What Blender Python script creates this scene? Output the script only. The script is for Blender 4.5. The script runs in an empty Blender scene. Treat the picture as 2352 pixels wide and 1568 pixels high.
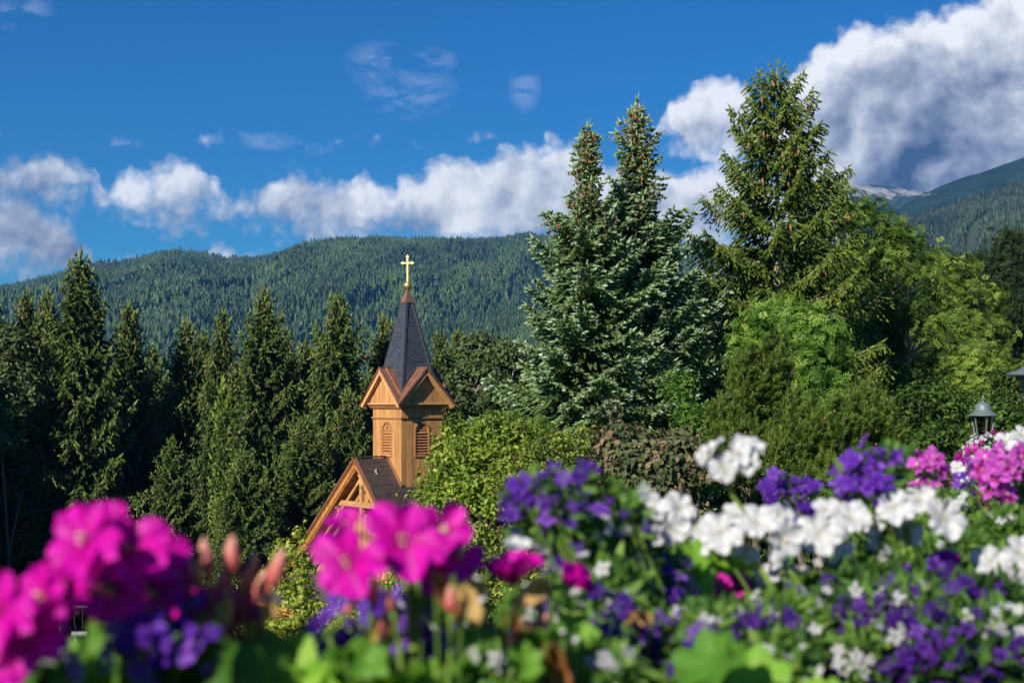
import bpy, bmesh, math, random
import numpy as np
from mathutils import Vector, Matrix

random.seed(11)
RNG = np.random.default_rng(11)
scn = bpy.context.scene
COL = scn.collection
R = math.radians
K = 1024 / 2352          # measuring grid of the photograph -> render pixels
F = 1024 * 50 / 36       # focal length in pixels
HZ = 400.0               # row of the horizon
EYE = 10.0


def P(dx, dy, D):
    return Vector(((dx * K - 512) / F * D, D, EYE + (HZ - dy * K) / F * D))


def M(d, D):
    "size in metres of d photo-grid units at distance D"
    return d * K / F * D


def sstep(a, b, x):
    t = np.clip((x - a) / (b - a), 0, 1)
    return t * t * (3 - 2 * t)


def ground_h(x, y):
    x = np.asarray(x, float); y = np.asarray(y, float)
    z = 8.4 - 3.2 * sstep(4.6, 6.0, y) - 8.2 * sstep(16, 62, y)
    z = z + 4.0 * sstep(8, 40, x) * sstep(20, 60, y)
    z = z + 0.5 * np.sin(x * .11 + 1) * np.sin(y * .09) * sstep(20, 50, y)
    return z


# ------------------------------------------------------------------ objects
def tag(o, label=None, cat=None, group=None, kind=None):
    if label: o['label'] = label
    if cat: o['category'] = cat
    if group: o['group'] = group
    if kind: o['kind'] = kind
    return o


def empty(name, loc, rz=0, label=None, cat=None, group=None):
    o = bpy.data.objects.new(name, None)
    COL.objects.link(o)
    o.location = loc; o.rotation_euler = (0, 0, rz)
    o.empty_display_size = .3
    return tag(o, label, cat, group)


def link(name, me, parent=None):
    o = bpy.data.objects.new(name, me)
    COL.objects.link(o)
    if parent: o.parent = parent
    return o


class Acc:
    "collects triangles from many pieces and makes one mesh"
    def __init__(s): s.V = []; s.T = []; s.tone = []; s.mi = []; s.n = 0

    def add(s, V, T, tone=.5, mi=0):
        V = np.asarray(V, float).reshape(-1, 3); T = np.asarray(T, np.int64).reshape(-1, 3)
        s.V.append(V); s.T.append(T + s.n); s.n += len(V)
        s.tone.append(np.broadcast_to(np.asarray(tone, float), (len(V),)))
        s.mi.append(np.broadcast_to(np.asarray(mi, np.int32), (len(T),)))

    def mesh(s, name, mats, smooth=False):
        V = np.concatenate(s.V); T = np.concatenate(s.T)
        me = bpy.data.meshes.new(name)
        me.vertices.add(len(V)); me.vertices.foreach_set('co', V.astype(np.float32).ravel())
        me.loops.add(len(T) * 3); me.loops.foreach_set('vertex_index', T.astype(np.int32).ravel())
        me.polygons.add(len(T)); me.polygons.foreach_set('loop_start', np.arange(0, len(T) * 3, 3, dtype=np.int32))
        for m in (mats if isinstance(mats, (list, tuple)) else [mats]): me.materials.append(m)
        me.polygons.foreach_set('material_index', np.concatenate(s.mi).astype(np.int32))
        me.polygons.foreach_set('use_smooth', np.full(len(T), smooth))
        at = me.attributes.new('tone', 'FLOAT', 'POINT')
        at.data.foreach_set('value', np.concatenate(s.tone).astype(np.float32))
        me.update(calc_edges=True)
        return me

    def build(s, name, mats, parent=None, smooth=False):
        return link(name, s.mesh(name, mats, smooth), parent)


def nrm(v):
    return v / (np.linalg.norm(v, axis=-1, keepdims=True) + 1e-9)


def scatter(acc, TV, TT, pos, dirs, length, width, tone=.5, ttone=0, normal=None, mi=0, rng=RNG):
    "copies a template (z along dir, y along normal) to many places"
    N = len(pos)
    if N == 0: return
    Z = nrm(dirs)
    up = rng.normal(size=(N, 3)) if normal is None else normal
    X = nrm(np.cross(up, Z)); Y = np.cross(Z, X)
    length = np.broadcast_to(np.asarray(length, float), (N,)); width = np.broadcast_to(np.asarray(width, float), (N,))
    V = (pos[:, None, :] + TV[None, :, 0, None] * X[:, None, :] * width[:, None, None]
         + TV[None, :, 1, None] * Y[:, None, :] * width[:, None, None]
         + TV[None, :, 2, None] * Z[:, None, :] * length[:, None, None])
    nv = len(TV)
    T = (np.arange(N) * nv)[:, None, None] + TT[None]
    tn = np.broadcast_to(np.asarray(tone, float), (N,))[:, None] + np.broadcast_to(np.asarray(ttone, float), (nv,))[None]
    acc.add(V.reshape(-1, 3), T.reshape(-1, 3), tn.ravel(), mi)


def tube(acc, pts, rads, n=6, tone=.5, mi=0, cap=True):
    pts = np.asarray(pts, float); m = len(pts)
    rads = np.broadcast_to(np.asarray(rads, float), (m,))
    tg = nrm(np.gradient(pts, axis=0))
    ref = np.array([0.31, .2, .93]) if abs(tg[0][2]) < .9 else np.array([1., .1, 0])
    X = nrm(np.cross(ref, tg)); Y = np.cross(tg, X)
    a = np.linspace(0, 2 * np.pi, n, endpoint=False)
    V = pts[:, None] + rads[:, None, None] * (np.cos(a)[None, :, None] * X[:, None] + np.sin(a)[None, :, None] * Y[:, None])
    i, j = np.meshgrid(np.arange(m - 1), np.arange(n), indexing='ij'); j2 = (j + 1) % n
    A = i * n + j; B = i * n + j2; C = (i + 1) * n + j2; D = (i + 1) * n + j
    T = np.concatenate([np.stack([A, B, C], -1).reshape(-1, 3), np.stack([A, C, D], -1).reshape(-1, 3)])
    V = V.reshape(-1, 3)
    if cap:
        V = np.concatenate([V, pts[:1], pts[-1:]]); q = m * n; jj = np.arange(n); k2 = (jj + 1) % n
        T = np.concatenate([T, np.stack([np.full(n, q), k2, jj], -1), np.stack([np.full(n, q + 1), (m - 1) * n + jj, (m - 1) * n + k2], -1)])
    acc.add(V, T, tone, mi)


def lathe(acc, prof, c=(0, 0, 0), n=24, tone=.5, mi=0, square=False):
    "prof: list of (radius, z)"
    prof = np.asarray(prof, float); m = len(prof)
    a = np.linspace(0, 2 * np.pi, n, endpoint=False) + (np.pi / 4 if square else 0)
    V = np.stack([prof[:, 0, None] * np.cos(a), prof[:, 0, None] * np.sin(a), np.repeat(prof[:, 1, None], n, 1)], -1) + np.asarray(c, float)
    i, j = np.meshgrid(np.arange(m - 1), np.arange(n), indexing='ij'); j2 = (j + 1) % n
    A = i * n + j; B = i * n + j2; C = (i + 1) * n + j2; D = (i + 1) * n + j
    acc.add(V.reshape(-1, 3), np.concatenate([np.stack([A, B, C], -1).reshape(-1, 3), np.stack([A, C, D], -1).reshape(-1, 3)]), tone, mi)


def box(acc, a, b, tone=.5, mi=0):
    (x0, y0, z0), (x1, y1, z1) = a, b
    hexa(acc, [(x0, y0, z0), (x1, y0, z0), (x1, y1, z0), (x0, y1, z0), (x0, y0, z1), (x1, y0, z1), (x1, y1, z1), (x0, y1, z1)], tone, mi)


def hexa(acc, c, tone=.5, mi=0):
    q = [(0, 3, 2, 1), (4, 5, 6, 7), (0, 1, 5, 4), (1, 2, 6, 5), (2, 3, 7, 6), (3, 0, 4, 7)]
    T = [t for f in q for t in ((f[0], f[1], f[2]), (f[0], f[2], f[3]))]
    acc.add(c, T, tone, mi)


def beam(acc, p, q, w, h, up=(0, 0, 1), tone=.5, mi=0):
    "bar from p to q, w across, h along up"
    p = np.array(p, float); q = np.array(q, float)
    d = nrm(q - p); x = nrm(np.cross(d, up)); u = np.cross(x, d)
    c = [p + sx * x * w / 2 + sy * u * h / 2 for sx, sy in ((-1, -1), (1, -1), (1, 1), (-1, 1))] + \
        [q + sx * x * w / 2 + sy * u * h / 2 for sx, sy in ((-1, -1), (1, -1), (1, 1), (-1, 1))]
    hexa(acc, c, tone, mi)


def extrude_y(acc, poly, y0, y1, tone=.5, mi=0):
    "polygon in x,z (convex or fan-able from vertex 0) between y0 and y1"
    n = len(poly)
    V = [(x, y0, z) for x, z in poly] + [(x, y1, z) for x, z in poly]
    T = [(0, i, i + 1) for i in range(1, n - 1)] + [(n, n + i + 1, n + i) for i in range(1, n - 1)]
    for i in range(n):
        j = (i + 1) % n
        T += [(i, n + i, n + j), (i, n + j, j)]
    acc.add(V, T, tone, mi)


# ------------------------------------------------------------------ materials
def newmat(name):
    m = bpy.data.materials.new(name); m.use_nodes = True
    nt = m.node_tree; nt.nodes.clear()
    out = nt.nodes.new('ShaderNodeOutputMaterial')
    return m, nt, out


def nd(nt, typ, **kw):
    n = nt.nodes.new(typ)
    for k, v in kw.items():
        if k in n.inputs.keys() if isinstance(k, str) else False: n.inputs[k].default_value = v
        else: setattr(n, k, v)
    return n


def ramp(nt, stops, fac=None, interp='LINEAR'):
    r = nt.nodes.new('ShaderNodeValToRGB'); cr = r.color_ramp; cr.interpolation = interp
    while len(cr.elements) < len(stops): cr.elements.new(.5)
    for e, (p, c) in zip(cr.elements, stops):
        e.position = p; e.color = (*c, 1) if len(c) == 3 else c
    if fac is not None: nt.links.new(fac, r.inputs[0])
    return r


def noise(nt, scale, detail=4, rough=.55, vec=None, dist=0):
    n = nt.nodes.new('ShaderNodeTexNoise')
    n.inputs['Scale'].default_value = scale; n.inputs['Detail'].default_value = detail
    n.inputs['Roughness'].default_value = rough; n.inputs['Distortion'].default_value = dist
    if vec is not None: nt.links.new(vec, n.inputs['Vector'])
    return n


def foliage(name, cols, trans=.3, rough=.55, spec=.25, tcol=None, mottle=0):
    "colour from the per-leaf tone; part of the light passes through"
    m, nt, out = newmat(name)
    at = nd(nt, 'ShaderNodeAttribute', attribute_name='tone')
    n = len(cols)
    rp = ramp(nt, [(i / (n - 1), c) for i, c in enumerate(cols)], at.outputs['Fac'])
    if mottle:
        tc = nt.nodes.new('ShaderNodeTexCoord'); nz = noise(nt, mottle, 5, .6, tc.outputs['Object'])
        mr = ramp(nt, [(.32, (.50, .50, .55)), (.55, (1, 1, 1)), (.75, (1.1, 1.25, 1.1))], nz.outputs[0])
        mm = nt.nodes.new('ShaderNodeMix'); mm.data_type = 'RGBA'; mm.blend_type = 'MULTIPLY'; mm.inputs[0].default_value = .8
        nt.links.new(rp.outputs[0], mm.inputs[6]); nt.links.new(mr.outputs[0], mm.inputs[7])

        class _o: outputs = [mm.outputs[2]]
        rp = _o
    p = nt.nodes.new('ShaderNodeBsdfPrincipled')
    p.inputs['Roughness'].default_value = rough; p.inputs['Specular IOR Level'].default_value = spec
    nt.links.new(rp.outputs[0], p.inputs['Base Color'])
    tr = nt.nodes.new('ShaderNodeBsdfTranslucent')
    mx = nt.nodes.new('ShaderNodeMix'); mx.data_type = 'RGBA'; mx.blend_type = 'MULTIPLY'; mx.inputs[0].default_value = 1
    nt.links.new(rp.outputs[0], mx.inputs[6]); mx.inputs[7].default_value = (*(tcol or (1.5, 1.5, .5)), 1)
    nt.links.new(mx.outputs[2], tr.inputs[0])
    ms = nt.nodes.new('ShaderNodeMixShader'); ms.inputs[0].default_value = trans
    nt.links.new(p.outputs[0], ms.inputs[1]); nt.links.new(tr.outputs[0], ms.inputs[2])
    nt.links.new(ms.outputs[0], out.inputs[0])
    return m


def plain(name, col, rough=.6, metal=0, nscale=8, var=.25, bump=.0, spec=.5, bscale=None):
    m, nt, out = newmat(name)
    p = nt.nodes.new('ShaderNodeBsdfPrincipled')
    tc = nt.nodes.new('ShaderNodeTexCoord')
    nz = noise(nt, nscale, 6, .6, tc.outputs['Object'])
    lo = tuple(c * (1 - var) for c in col); hi = tuple(min(1, c * (1 + var)) for c in col)
    rp = ramp(nt, [(.3, lo), (.7, hi)], nz.outputs[0])
    nt.links.new(rp.outputs[0], p.inputs['Base Color'])
    p.inputs['Roughness'].default_value = rough; p.inputs['Metallic'].default_value = metal
    p.inputs['Specular IOR Level'].default_value = spec
    if bump:
        b = nt.nodes.new('ShaderNodeBump'); b.inputs['Strength'].default_value = bump; b.inputs['Distance'].default_value = .02
        nb = noise(nt, bscale or nscale * 4, 6, .6, tc.outputs['Object'])
        nt.links.new(nb.outputs[0], b.inputs['Height']); nt.links.new(b.outputs[0], p.inputs['Normal'])
    nt.links.new(p.outputs[0], out.inputs[0])
    return m


def wood(name, base, axis='z', plank=.14, along='x', var=.3):
    "planks: boards split along one object axis, grain along another, knots, board-to-board colour"
    m, nt, out = newmat(name)
    L = nt.links.new
    tc = nt.nodes.new('ShaderNodeTexCoord'); sep = nt.nodes.new('ShaderNodeSeparateXYZ'); L(tc.outputs['Object'], sep.inputs[0])
    # coordinate across the boards
    if along == 'xy':
        ad = nd(nt, 'ShaderNodeMath', operation='ADD'); L(sep.outputs['X'], ad.inputs[0]); L(sep.outputs['Y'], ad.inputs[1]); across = ad.outputs[0]
    else:
        across = sep.outputs[along.upper()]
    dv = nd(nt, 'ShaderNodeMath', operation='DIVIDE'); L(across, dv.inputs[0]); dv.inputs[1].default_value = plank
    fl = nd(nt, 'ShaderNodeMath', operation='FLOOR'); L(dv.outputs[0], fl.inputs[0])
    fr = nd(nt, 'ShaderNodeMath', operation='FRACT'); L(dv.outputs[0], fr.inputs[0])
    wn = nd(nt, 'ShaderNodeTexWhiteNoise', noise_dimensions='1D'); L(fl.outputs[0], wn.inputs['W'])
    mp = nt.nodes.new('ShaderNodeMapping'); L(tc.outputs['Object'], mp.inputs[0])
    mp.inputs['Scale'].default_value = {'z': (9, 9, .8), 'x': (.8, 9, 9), 'y': (9, .8, 9)}[axis]
    gr = noise(nt, 3, 8, .65, mp.outputs[0], .4)
    kn = nt.nodes.new('ShaderNodeTexVoronoi'); mp2 = nt.nodes.new('ShaderNodeMapping'); L(tc.outputs['Object'], mp2.inputs[0])
    mp2.inputs['Scale'].default_value = {'z': (1, 1, .5), 'x': (.5, 1, 1), 'y': (1, .5, 1)}[axis]
    L(mp2.outputs[0], kn.inputs['Vector']); kn.inputs['Scale'].default_value = 5
    kr = ramp(nt, [(0, (.25, .25, .25)), (.12, (1, 1, 1))], kn.outputs['Distance'])
    dark = tuple(c * (1 - var) for c in base); lite = tuple(min(1, c * (1 + var)) for c in base)
    c1 = ramp(nt, [(.25, dark), (.6, base), (.85, lite)], gr.outputs[0])
    bw = ramp(nt, [(0, (.78, .74, .7)), (1, (1.12, 1.12, 1.12))], wn.outputs[0])
    m1 = nt.nodes.new('ShaderNodeMix'); m1.data_type = 'RGBA'; m1.blend_type = 'MULTIPLY'; m1.inputs[0].default_value = 1
    L(c1.outputs[0], m1.inputs[6]); L(bw.outputs[0], m1.inputs[7])
    m2 = nt.nodes.new('ShaderNodeMix'); m2.data_type = 'RGBA'; m2.blend_type = 'MULTIPLY'; m2.inputs[0].default_value = .7
    L(m1.outputs[2], m2.inputs[6]); L(kr.outputs[0], m2.inputs[7])
    gap = ramp(nt, [(0, (0, 0, 0)), (.05, (1, 1, 1)), (.95, (1, 1, 1)), (1, (0, 0, 0))], fr.outputs[0])
    m3 = nt.nodes.new('ShaderNodeMix'); m3.data_type = 'RGBA'; m3.blend_type = 'MULTIPLY'; m3.inputs[0].default_value = .45
    L(m2.outputs[2], m3.inputs[6]); L(gap.outputs[0], m3.inputs[7])
    sn = noise(nt, 1.1, 6, .65, mp.outputs[0], .6); sr = ramp(nt, [(.30, (.62, .60, .60)), (.55, (1, 1, 1)), (.8, (1.12, 1.08, 1.0))], sn.outputs[0])
    m4 = nt.nodes.new('ShaderNodeMix'); m4.data_type = 'RGBA'; m4.blend_type = 'MULTIPLY'; m4.inputs[0].default_value = 1
    L(m3.outputs[2], m4.inputs[6]); L(sr.outputs[0], m4.inputs[7])
    p = nt.nodes.new('ShaderNodeBsdfPrincipled'); L(m4.outputs[2], p.inputs['Base Color'])
    p.inputs['Roughness'].default_value = .6; p.inputs['Specular IOR Level'].default_value = .3
    b = nt.nodes.new('ShaderNodeBump'); b.inputs['Strength'].default_value = .5; b.inputs['Distance'].default_value = .012
    L(gap.outputs[0], b.inputs['Height']); L(b.outputs[0], p.inputs['Normal'])
    L(p.outputs[0], out.inputs[0])
    return m


def shingle(name, c1, c2, row=.16, wid=.3, along='x', rough=.5):
    "courses of slates: rows by height, joints staggered"
    m, nt, out = newmat(name); L = nt.links.new
    tc = nt.nodes.new('ShaderNodeTexCoord'); sep = nt.nodes.new('ShaderNodeSeparateXYZ'); L(tc.outputs['Object'], sep.inputs[0])
    if along == 'xy':
        ad = nd(nt, 'ShaderNodeMath', operation='ADD'); L(sep.outputs['X'], ad.inputs[0]); L(sep.outputs['Y'], ad.inputs[1]); a = ad.outputs[0]
    else: a = sep.outputs[along.upper()]
    cb = nt.nodes.new('ShaderNodeCombineXYZ'); L(a, cb.inputs[0]); L(sep.outputs['Z'], cb.inputs[1])
    br = nt.nodes.new('ShaderNodeTexBrick'); L(cb.outputs[0], br.inputs['Vector'])
    br.inputs['Scale'].default_value = 1; br.inputs['Brick Width'].default_value = wid; br.inputs['Row Height'].default_value = row
    br.inputs['Mortar Size'].default_value = .008; br.inputs['Color1'].default_value = (*c1, 1); br.inputs['Color2'].default_value = (*c2, 1)
    br.inputs['Mortar'].default_value = (*(c * 1.9 for c in c2), 1)
    nz = noise(nt, 9, 5, .6, tc.outputs['Object'])
    rr = ramp(nt, [(.3, (.75, .75, .75)), (.7, (1.25, 1.25, 1.25))], nz.outputs[0])
    mx = nt.nodes.new('ShaderNodeMix'); mx.data_type = 'RGBA'; mx.blend_type = 'MULTIPLY'; mx.inputs[0].default_value = 1
    L(br.outputs[0], mx.inputs[6]); L(rr.outputs[0], mx.inputs[7])
    p = nt.nodes.new('ShaderNodeBsdfPrincipled'); L(mx.outputs[2], p.inputs['Base Color']); p.inputs['Roughness'].default_value = rough
    # each course tilts a little
    dv = nd(nt, 'ShaderNodeMath', operation='DIVIDE'); L(sep.outputs['Z'], dv.inputs[0]); dv.inputs[1].default_value = row
    fr = nd(nt, 'ShaderNodeMath', operation='FRACT'); L(dv.outputs[0], fr.inputs[0])
    iv = nd(nt, 'ShaderNodeMath', operation='SUBTRACT'); iv.inputs[0].default_value = 1; L(fr.outputs[0], iv.inputs[1])
    b = nt.nodes.new('ShaderNodeBump'); b.inputs['Strength'].default_value = .8; b.inputs['Distance'].default_value = .02
    L(iv.outputs[0], b.inputs['Height']); L(b.outputs[0], p.inputs['Normal'])
    L(p.outputs[0], out.inputs[0])
    return m


MAT = {}
MAT['bark'] = plain('bark', (.13, .095, .07), .9, nscale=5, var=.45, bump=.6)
MAT['bark_pale'] = plain('pale_bark', (.30, .25, .20), .9, nscale=4, var=.4, bump=.6)
MAT['bark_red'] = plain('reddish_bark', (.30, .12, .055), .9, nscale=4, var=.4, bump=.6)
MAT['cone'] = plain('spruce_cone', (.30, .14, .07), .7, nscale=10, var=.3, bump=.5)
MAT['norway'] = foliage('spruce_needles', [(.012, .026, .005), (.055, .095, .012), (.16, .22, .03), (.28, .34, .06)], .22)
MAT['forest'] = foliage('forest_spruce_needles', [(.008, .018, .005), (.035, .065, .012), (.12, .17, .03), (.24, .29, .06)], .2)
MAT['blue'] = foliage('blue_spruce_needles', [(.014, .034, .012), (.07, .12, .03), (.19, .28, .10), (.46, .59, .46)], .18, tcol=(1.2, 1.5, .6))
MAT['larch'] = foliage('pale_needles', [(.03, .05, .015), (.09, .13, .04), (.17, .22, .09)], .25)
MAT['ash'] = foliage('ash_leaves', [(.016, .036, .008), (.06, .115, .016), (.15, .24, .03), (.30, .38, .06)], .38)
MAT['rowan'] = foliage('rowan_leaves', [(.03, .07, .012), (.085, .18, .025), (.20, .33, .05), (.36, .46, .10)], .38)
MAT['elder'] = foliage('elder_leaves', [(.03, .06, .008), (.11, .18, .02), (.25, .33, .045), (.44, .48, .10)], .38)
MAT['maple'] = foliage('maple_leaves', [(.06, .11, .015), (.20, .27, .03), (.36, .42, .06), (.48, .50, .12)], .4)
MAT['hazel'] = foliage('hazel_leaves', [(.03, .05, .02), (.08, .115, .045), (.13, .135, .06), (.26, .17, .11)], .25, tcol=(1.3, 1, .7))
MAT['mugo'] = foliage('pine_needles', [(.018, .042, .008), (.065, .12, .018), (.14, .22, .034), (.24, .31, .06)], .25)
MAT['scots'] = foliage('dark_pine_needles', [(.012, .026, .012), (.035, .065, .025), (.08, .12, .04)], .2)
MAT['yellowgreen'] = foliage('yellow_green_leaves', [(.03, .055, .012), (.10, .17, .025), (.24, .33, .05), (.38, .46, .09)], .38)
MAT['grass'] = foliage('grass', [(.03, .07, .015), (.08, .14, .03), (.14, .2, .05)], .3)
# ------------------------------------------------------------------ world, sun, camera
SUN_EL, SUN_AZ = R(30), R(214)          # azimuth from +Y towards +X


def build_world():
    w = bpy.data.worlds.new("World"); scn.world = w; w.use_nodes = True
    nt = w.node_tree; nt.nodes.clear(); L = nt.links.new

    def math_(op, a, b=None, c=None, clamp=False):
        n = nt_.nodes.new('ShaderNodeMath'); n.operation = op; n.use_clamp = clamp
        for i, v in enumerate((a, b, c)):
            if v is None: continue
            if isinstance(v, (int, float)): n.inputs[i].default_value = v
            else: nt_.links.new(v, n.inputs[i])
        return n.outputs[0]

    # --- cloud density as a group, fed with a direction turned into (grid x, grid y)/1000
    g = bpy.data.node_groups.new('cloud_density', 'ShaderNodeTree'); nt_ = g
    g.interface.new_socket('Vector', in_out='INPUT', socket_type='NodeSocketVector')
    g.interface.new_socket('Density', in_out='OUTPUT', socket_type='NodeSocketFloat')
    g.interface.new_socket('Relief', in_out='OUTPUT', socket_type='NodeSocketFloat'); g.interface.new_socket('Field', in_out='OUTPUT', socket_type='NodeSocketFloat')
    gi = g.nodes.new('NodeGroupInput'); go = g.nodes.new('NodeGroupOutput')
    q = gi.outputs[0]
    n1 = noise(g, 9, 3, .5, q); n1.noise_dimensions = '2D'
    sb = g.nodes.new('ShaderNodeVectorMath'); sb.operation = 'SUBTRACT'; g.links.new(n1.outputs['Color'], sb.inputs[0]); sb.inputs[1].default_value = (.5, .5, .5)
    sc = g.nodes.new('ShaderNodeVectorMath'); sc.operation = 'SCALE'; g.links.new(sb.outputs[0], sc.inputs[0]); sc.inputs['Scale'].default_value = .06
    ad = g.nodes.new('ShaderNodeVectorMath'); ad.operation = 'ADD'; g.links.new(q, ad.inputs[0]); g.links.new(sc.outputs[0], ad.inputs[1])
    qw = ad.outputs[0]
    sq = g.nodes.new('ShaderNodeSeparateXYZ'); g.links.new(qw, sq.inputs[0])
    x0, x1 = -.6, 3.0
    tt = math_('DIVIDE', math_('SUBTRACT', sq.outputs['X'], x0), x1 - x0)
    gy0 = sq.outputs['Y']

    def layer(pts, st, sb_):
        "an outline of cloud tops and cloud bases along the horizon"
        rp = ramp(g, [((x / 1000 - x0) / (x1 - x0), ((t + 300) / 1000, (b_ + 300) / 1000, 0)) for x, t, b_ in pts], tt, 'LINEAR')
        sx = g.nodes.new('ShaderNodeSeparateXYZ'); g.links.new(rp.outputs[0], sx.inputs[0])
        y3 = math_('ADD', gy0, .3)
        a_ = math_('DIVIDE', math_('SUBTRACT', y3, sx.outputs['X']), st)
        b2 = math_('DIVIDE', math_('SUBTRACT', sx.outputs['Y'], y3), sb_)
        return math_('SMOOTH_MIN', a_, b2, .25)
    f_low = layer([(-500, 420, 520), (0, 385, 470), (60, 362, 474), (120, 350, 472), (170, 378, 466), (228, 415, 450), (252, 445, 440), (300, 398, 475), (350, 393, 488), (385, 372, 495), (405, 366, 500), (430, 385, 500), (480, 400, 500),
                   (535, 462, 495), (590, 440, 508), (630, 403, 520), (690, 398, 526), (740, 412, 530), (790, 428, 535), (850, 422, 535), (885, 445, 530), (915, 408, 548), (1000, 388, 556), (1050, 362, 558), (1100, 376, 560), (1150, 340, 562), (1210, 328, 562), (1310, 334, 565), (1400, 405, 565), (1560, 382, 575), (1700, 378, 580), (1830, 470, 580)], .06, .15)
    f_big = layer([(1500, 330, 290), (1530, 265, 305), (1560, 232, 340), (1600, 205, 362), (1640, 190, 368), (1680, 190, 368), (1722, 215, 360), (1745, 290, 330), (1785, 250, 400), (1815, 165, 440), (1870, 112, 465), (1925, 98, 485), (1968, 58, 495), (2010, 72, 500),
                   (2080, 48, 505), (2140, 34, 505), (2200, 12, 495), (2260, -20, 480), (2352, -45, 460), (2500, -90, 450), (2900, 100, 430)], .06, .11)
    f_left = layer([(-500, 560, 660), (-100, 480, 640), (0, 455, 612), (60, 462, 612), (120, 488, 612), (165, 520, 612), (195, 560, 604), (215, 610, 590), (460, 600, 590), (482, 572, 604), (500, 560, 604), (520, 570, 602), (545, 605, 590), (1120, 600, 590), (1160, 535, 580), (1200, 526, 580), (1260, 545, 580), (1300, 600, 590)], .06, .1)
    field = math_('MAXIMUM', math_('MAXIMUM', f_low, f_big), f_left)
    fb = noise(g, 9, 7, .46, q); fb.noise_dimensions = '2D'
    vo = g.nodes.new('ShaderNodeTexVoronoi'); vo.voronoi_dimensions = '2D'; vo.feature = 'SMOOTH_F1'; g.links.new(qw, vo.inputs['Vector']); vo.inputs['Scale'].default_value = 20
    vo.inputs['Detail'].default_value = 2; vo.inputs['Smoothness'].default_value = .5; vo.inputs['Roughness'].default_value = .55
    fs = noise(g, 7, 3, .45, qw); fs.noise_dimensions = '2D'
    f1 = math_('MULTIPLY_ADD', fb.outputs[0], 2.4, -1.2)
    f2 = math_('MULTIPLY_ADD', vo.outputs['Distance'], -1.0, .42)
    rel = math_('ADD', f1, f2)
    fc = math_('MINIMUM', math_('MAXIMUM', field, -2), 3)
    d = math_('MULTIPLY_ADD', rel, .42, fc)
    g.links.new(d, go.inputs[0]); g.links.new(math_('MULTIPLY_ADD', vo.outputs['Distance'], -.45, math_('MULTIPLY', fs.outputs[0], 3.0)), go.inputs[1]); g.links.new(fc, go.inputs[2])

    nt_ = nt
    tc = nt.nodes.new('ShaderNodeTexCoord'); sp = nt.nodes.new('ShaderNodeSeparateXYZ'); L(tc.outputs['Generated'], sp.inputs[0])
    yy = math_('MAXIMUM', sp.outputs['Y'], .05)
    u = math_('DIVIDE', sp.outputs['X'], yy); v = math_('DIVIDE', sp.outputs['Z'], yy)
    gx = math_('MULTIPLY_ADD', u, F / K / 1000, 512 / K / 1000); gy = math_('MULTIPLY_ADD', v, -F / K / 1000, HZ / K / 1000)
    cb = nt.nodes.new('ShaderNodeCombineXYZ'); L(gx, cb.inputs[0]); L(gy, cb.inputs[1])

    def dens(off):
        a = nt.nodes.new('ShaderNodeVectorMath'); a.operation = 'ADD'; L(cb.outputs[0], a.inputs[0]); a.inputs[1].default_value = (*off, 0)
        n = nt.nodes.new('ShaderNodeGroup'); n.node_tree = g; L(a.outputs[0], n.inputs[0]); return n.outputs
    o0 = dens((0, 0)); o1 = dens((-.028, -.042)); d0 = o0[0]
    front = math_('GREATER_THAN', sp.outputs['Y'], .06)
    # cumulus rims are crisp against the upper sky, bases melt away
    al = nt.nodes.new('ShaderNodeMapRange'); al.interpolation_type = 'SMOOTHSTEP'; L(d0, al.inputs[0]); al.inputs[1].default_value = -.45; al.inputs[2].default_value = .36
    alpha = math_('MULTIPLY', al.outputs[0], front)
    rel = math_('MULTIPLY', math_('SUBTRACT', o0[1], o1[1]), .30)
    dep = nt.nodes.new('ShaderNodeMapRange'); L(o1[2], dep.inputs[0]); dep.inputs[1].default_value = -.3; dep.inputs[2].default_value = 2.6; dep.inputs[3].default_value = 1.0; dep.inputs[4].default_value = .40
    sh = math_('ADD', dep.outputs[0], rel)
    bs = nt.nodes.new('ShaderNodeMapRange'); L(gy, bs.inputs[0]); bs.inputs[1].default_value = .31; bs.inputs[2].default_value = .45; bs.inputs[3].default_value = 0; bs.inputs[4].default_value = .55
    rt = nt.nodes.new('ShaderNodeMapRange'); L(gx, rt.inputs[0]); rt.inputs[1].default_value = 1.82; rt.inputs[2].default_value = 2.05; rt.inputs[3].default_value = 0; rt.inputs[4].default_value = 1
    sh = math_('SUBTRACT', sh, math_('MULTIPLY', bs.outputs[0], rt.outputs[0]))
    lf = nt.nodes.new('ShaderNodeMapRange'); L(gx, lf.inputs[0]); lf.inputs[1].default_value = 0; lf.inputs[2].default_value = 1.3; lf.inputs[3].default_value = -.26; lf.inputs[4].default_value = 0
    lo = nt.nodes.new('ShaderNodeMapRange'); L(gy, lo.inputs[0]); lo.inputs[1].default_value = .42; lo.inputs[2].default_value = .56; lo.inputs[3].default_value = 0; lo.inputs[4].default_value = -.12
    big = noise(nt, 4.5, 3, .5, cb.outputs[0]); big.noise_dimensions = '2D'; bg_ = math_('MULTIPLY_ADD', big.outputs[0], .7, -.35)
    sh = math_('ADD', math_('ADD', math_('ADD', sh, lf.outputs[0]), lo.outputs[0]), bg_, clamp=True)
    cc = ramp(nt, [(0, (.045, .065, .115)), (.25, (.14, .165, .235)), (.55, (.33, .36, .43)), (.8, (.56, .58, .62)), (1, (.76, .76, .77))], sh)
    # --- clear sky
    sky = nt.nodes.new('ShaderNodeTexSky'); sky.sky_type = 'NISHITA'; sky.sun_disc = False
    sky.sun_elevation = SUN_EL; sky.sun_rotation = SUN_AZ; sky.altitude = 900; sky.air_density = 1.0; sky.dust_density = .35; sky.ozone_density = 2.2
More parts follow.
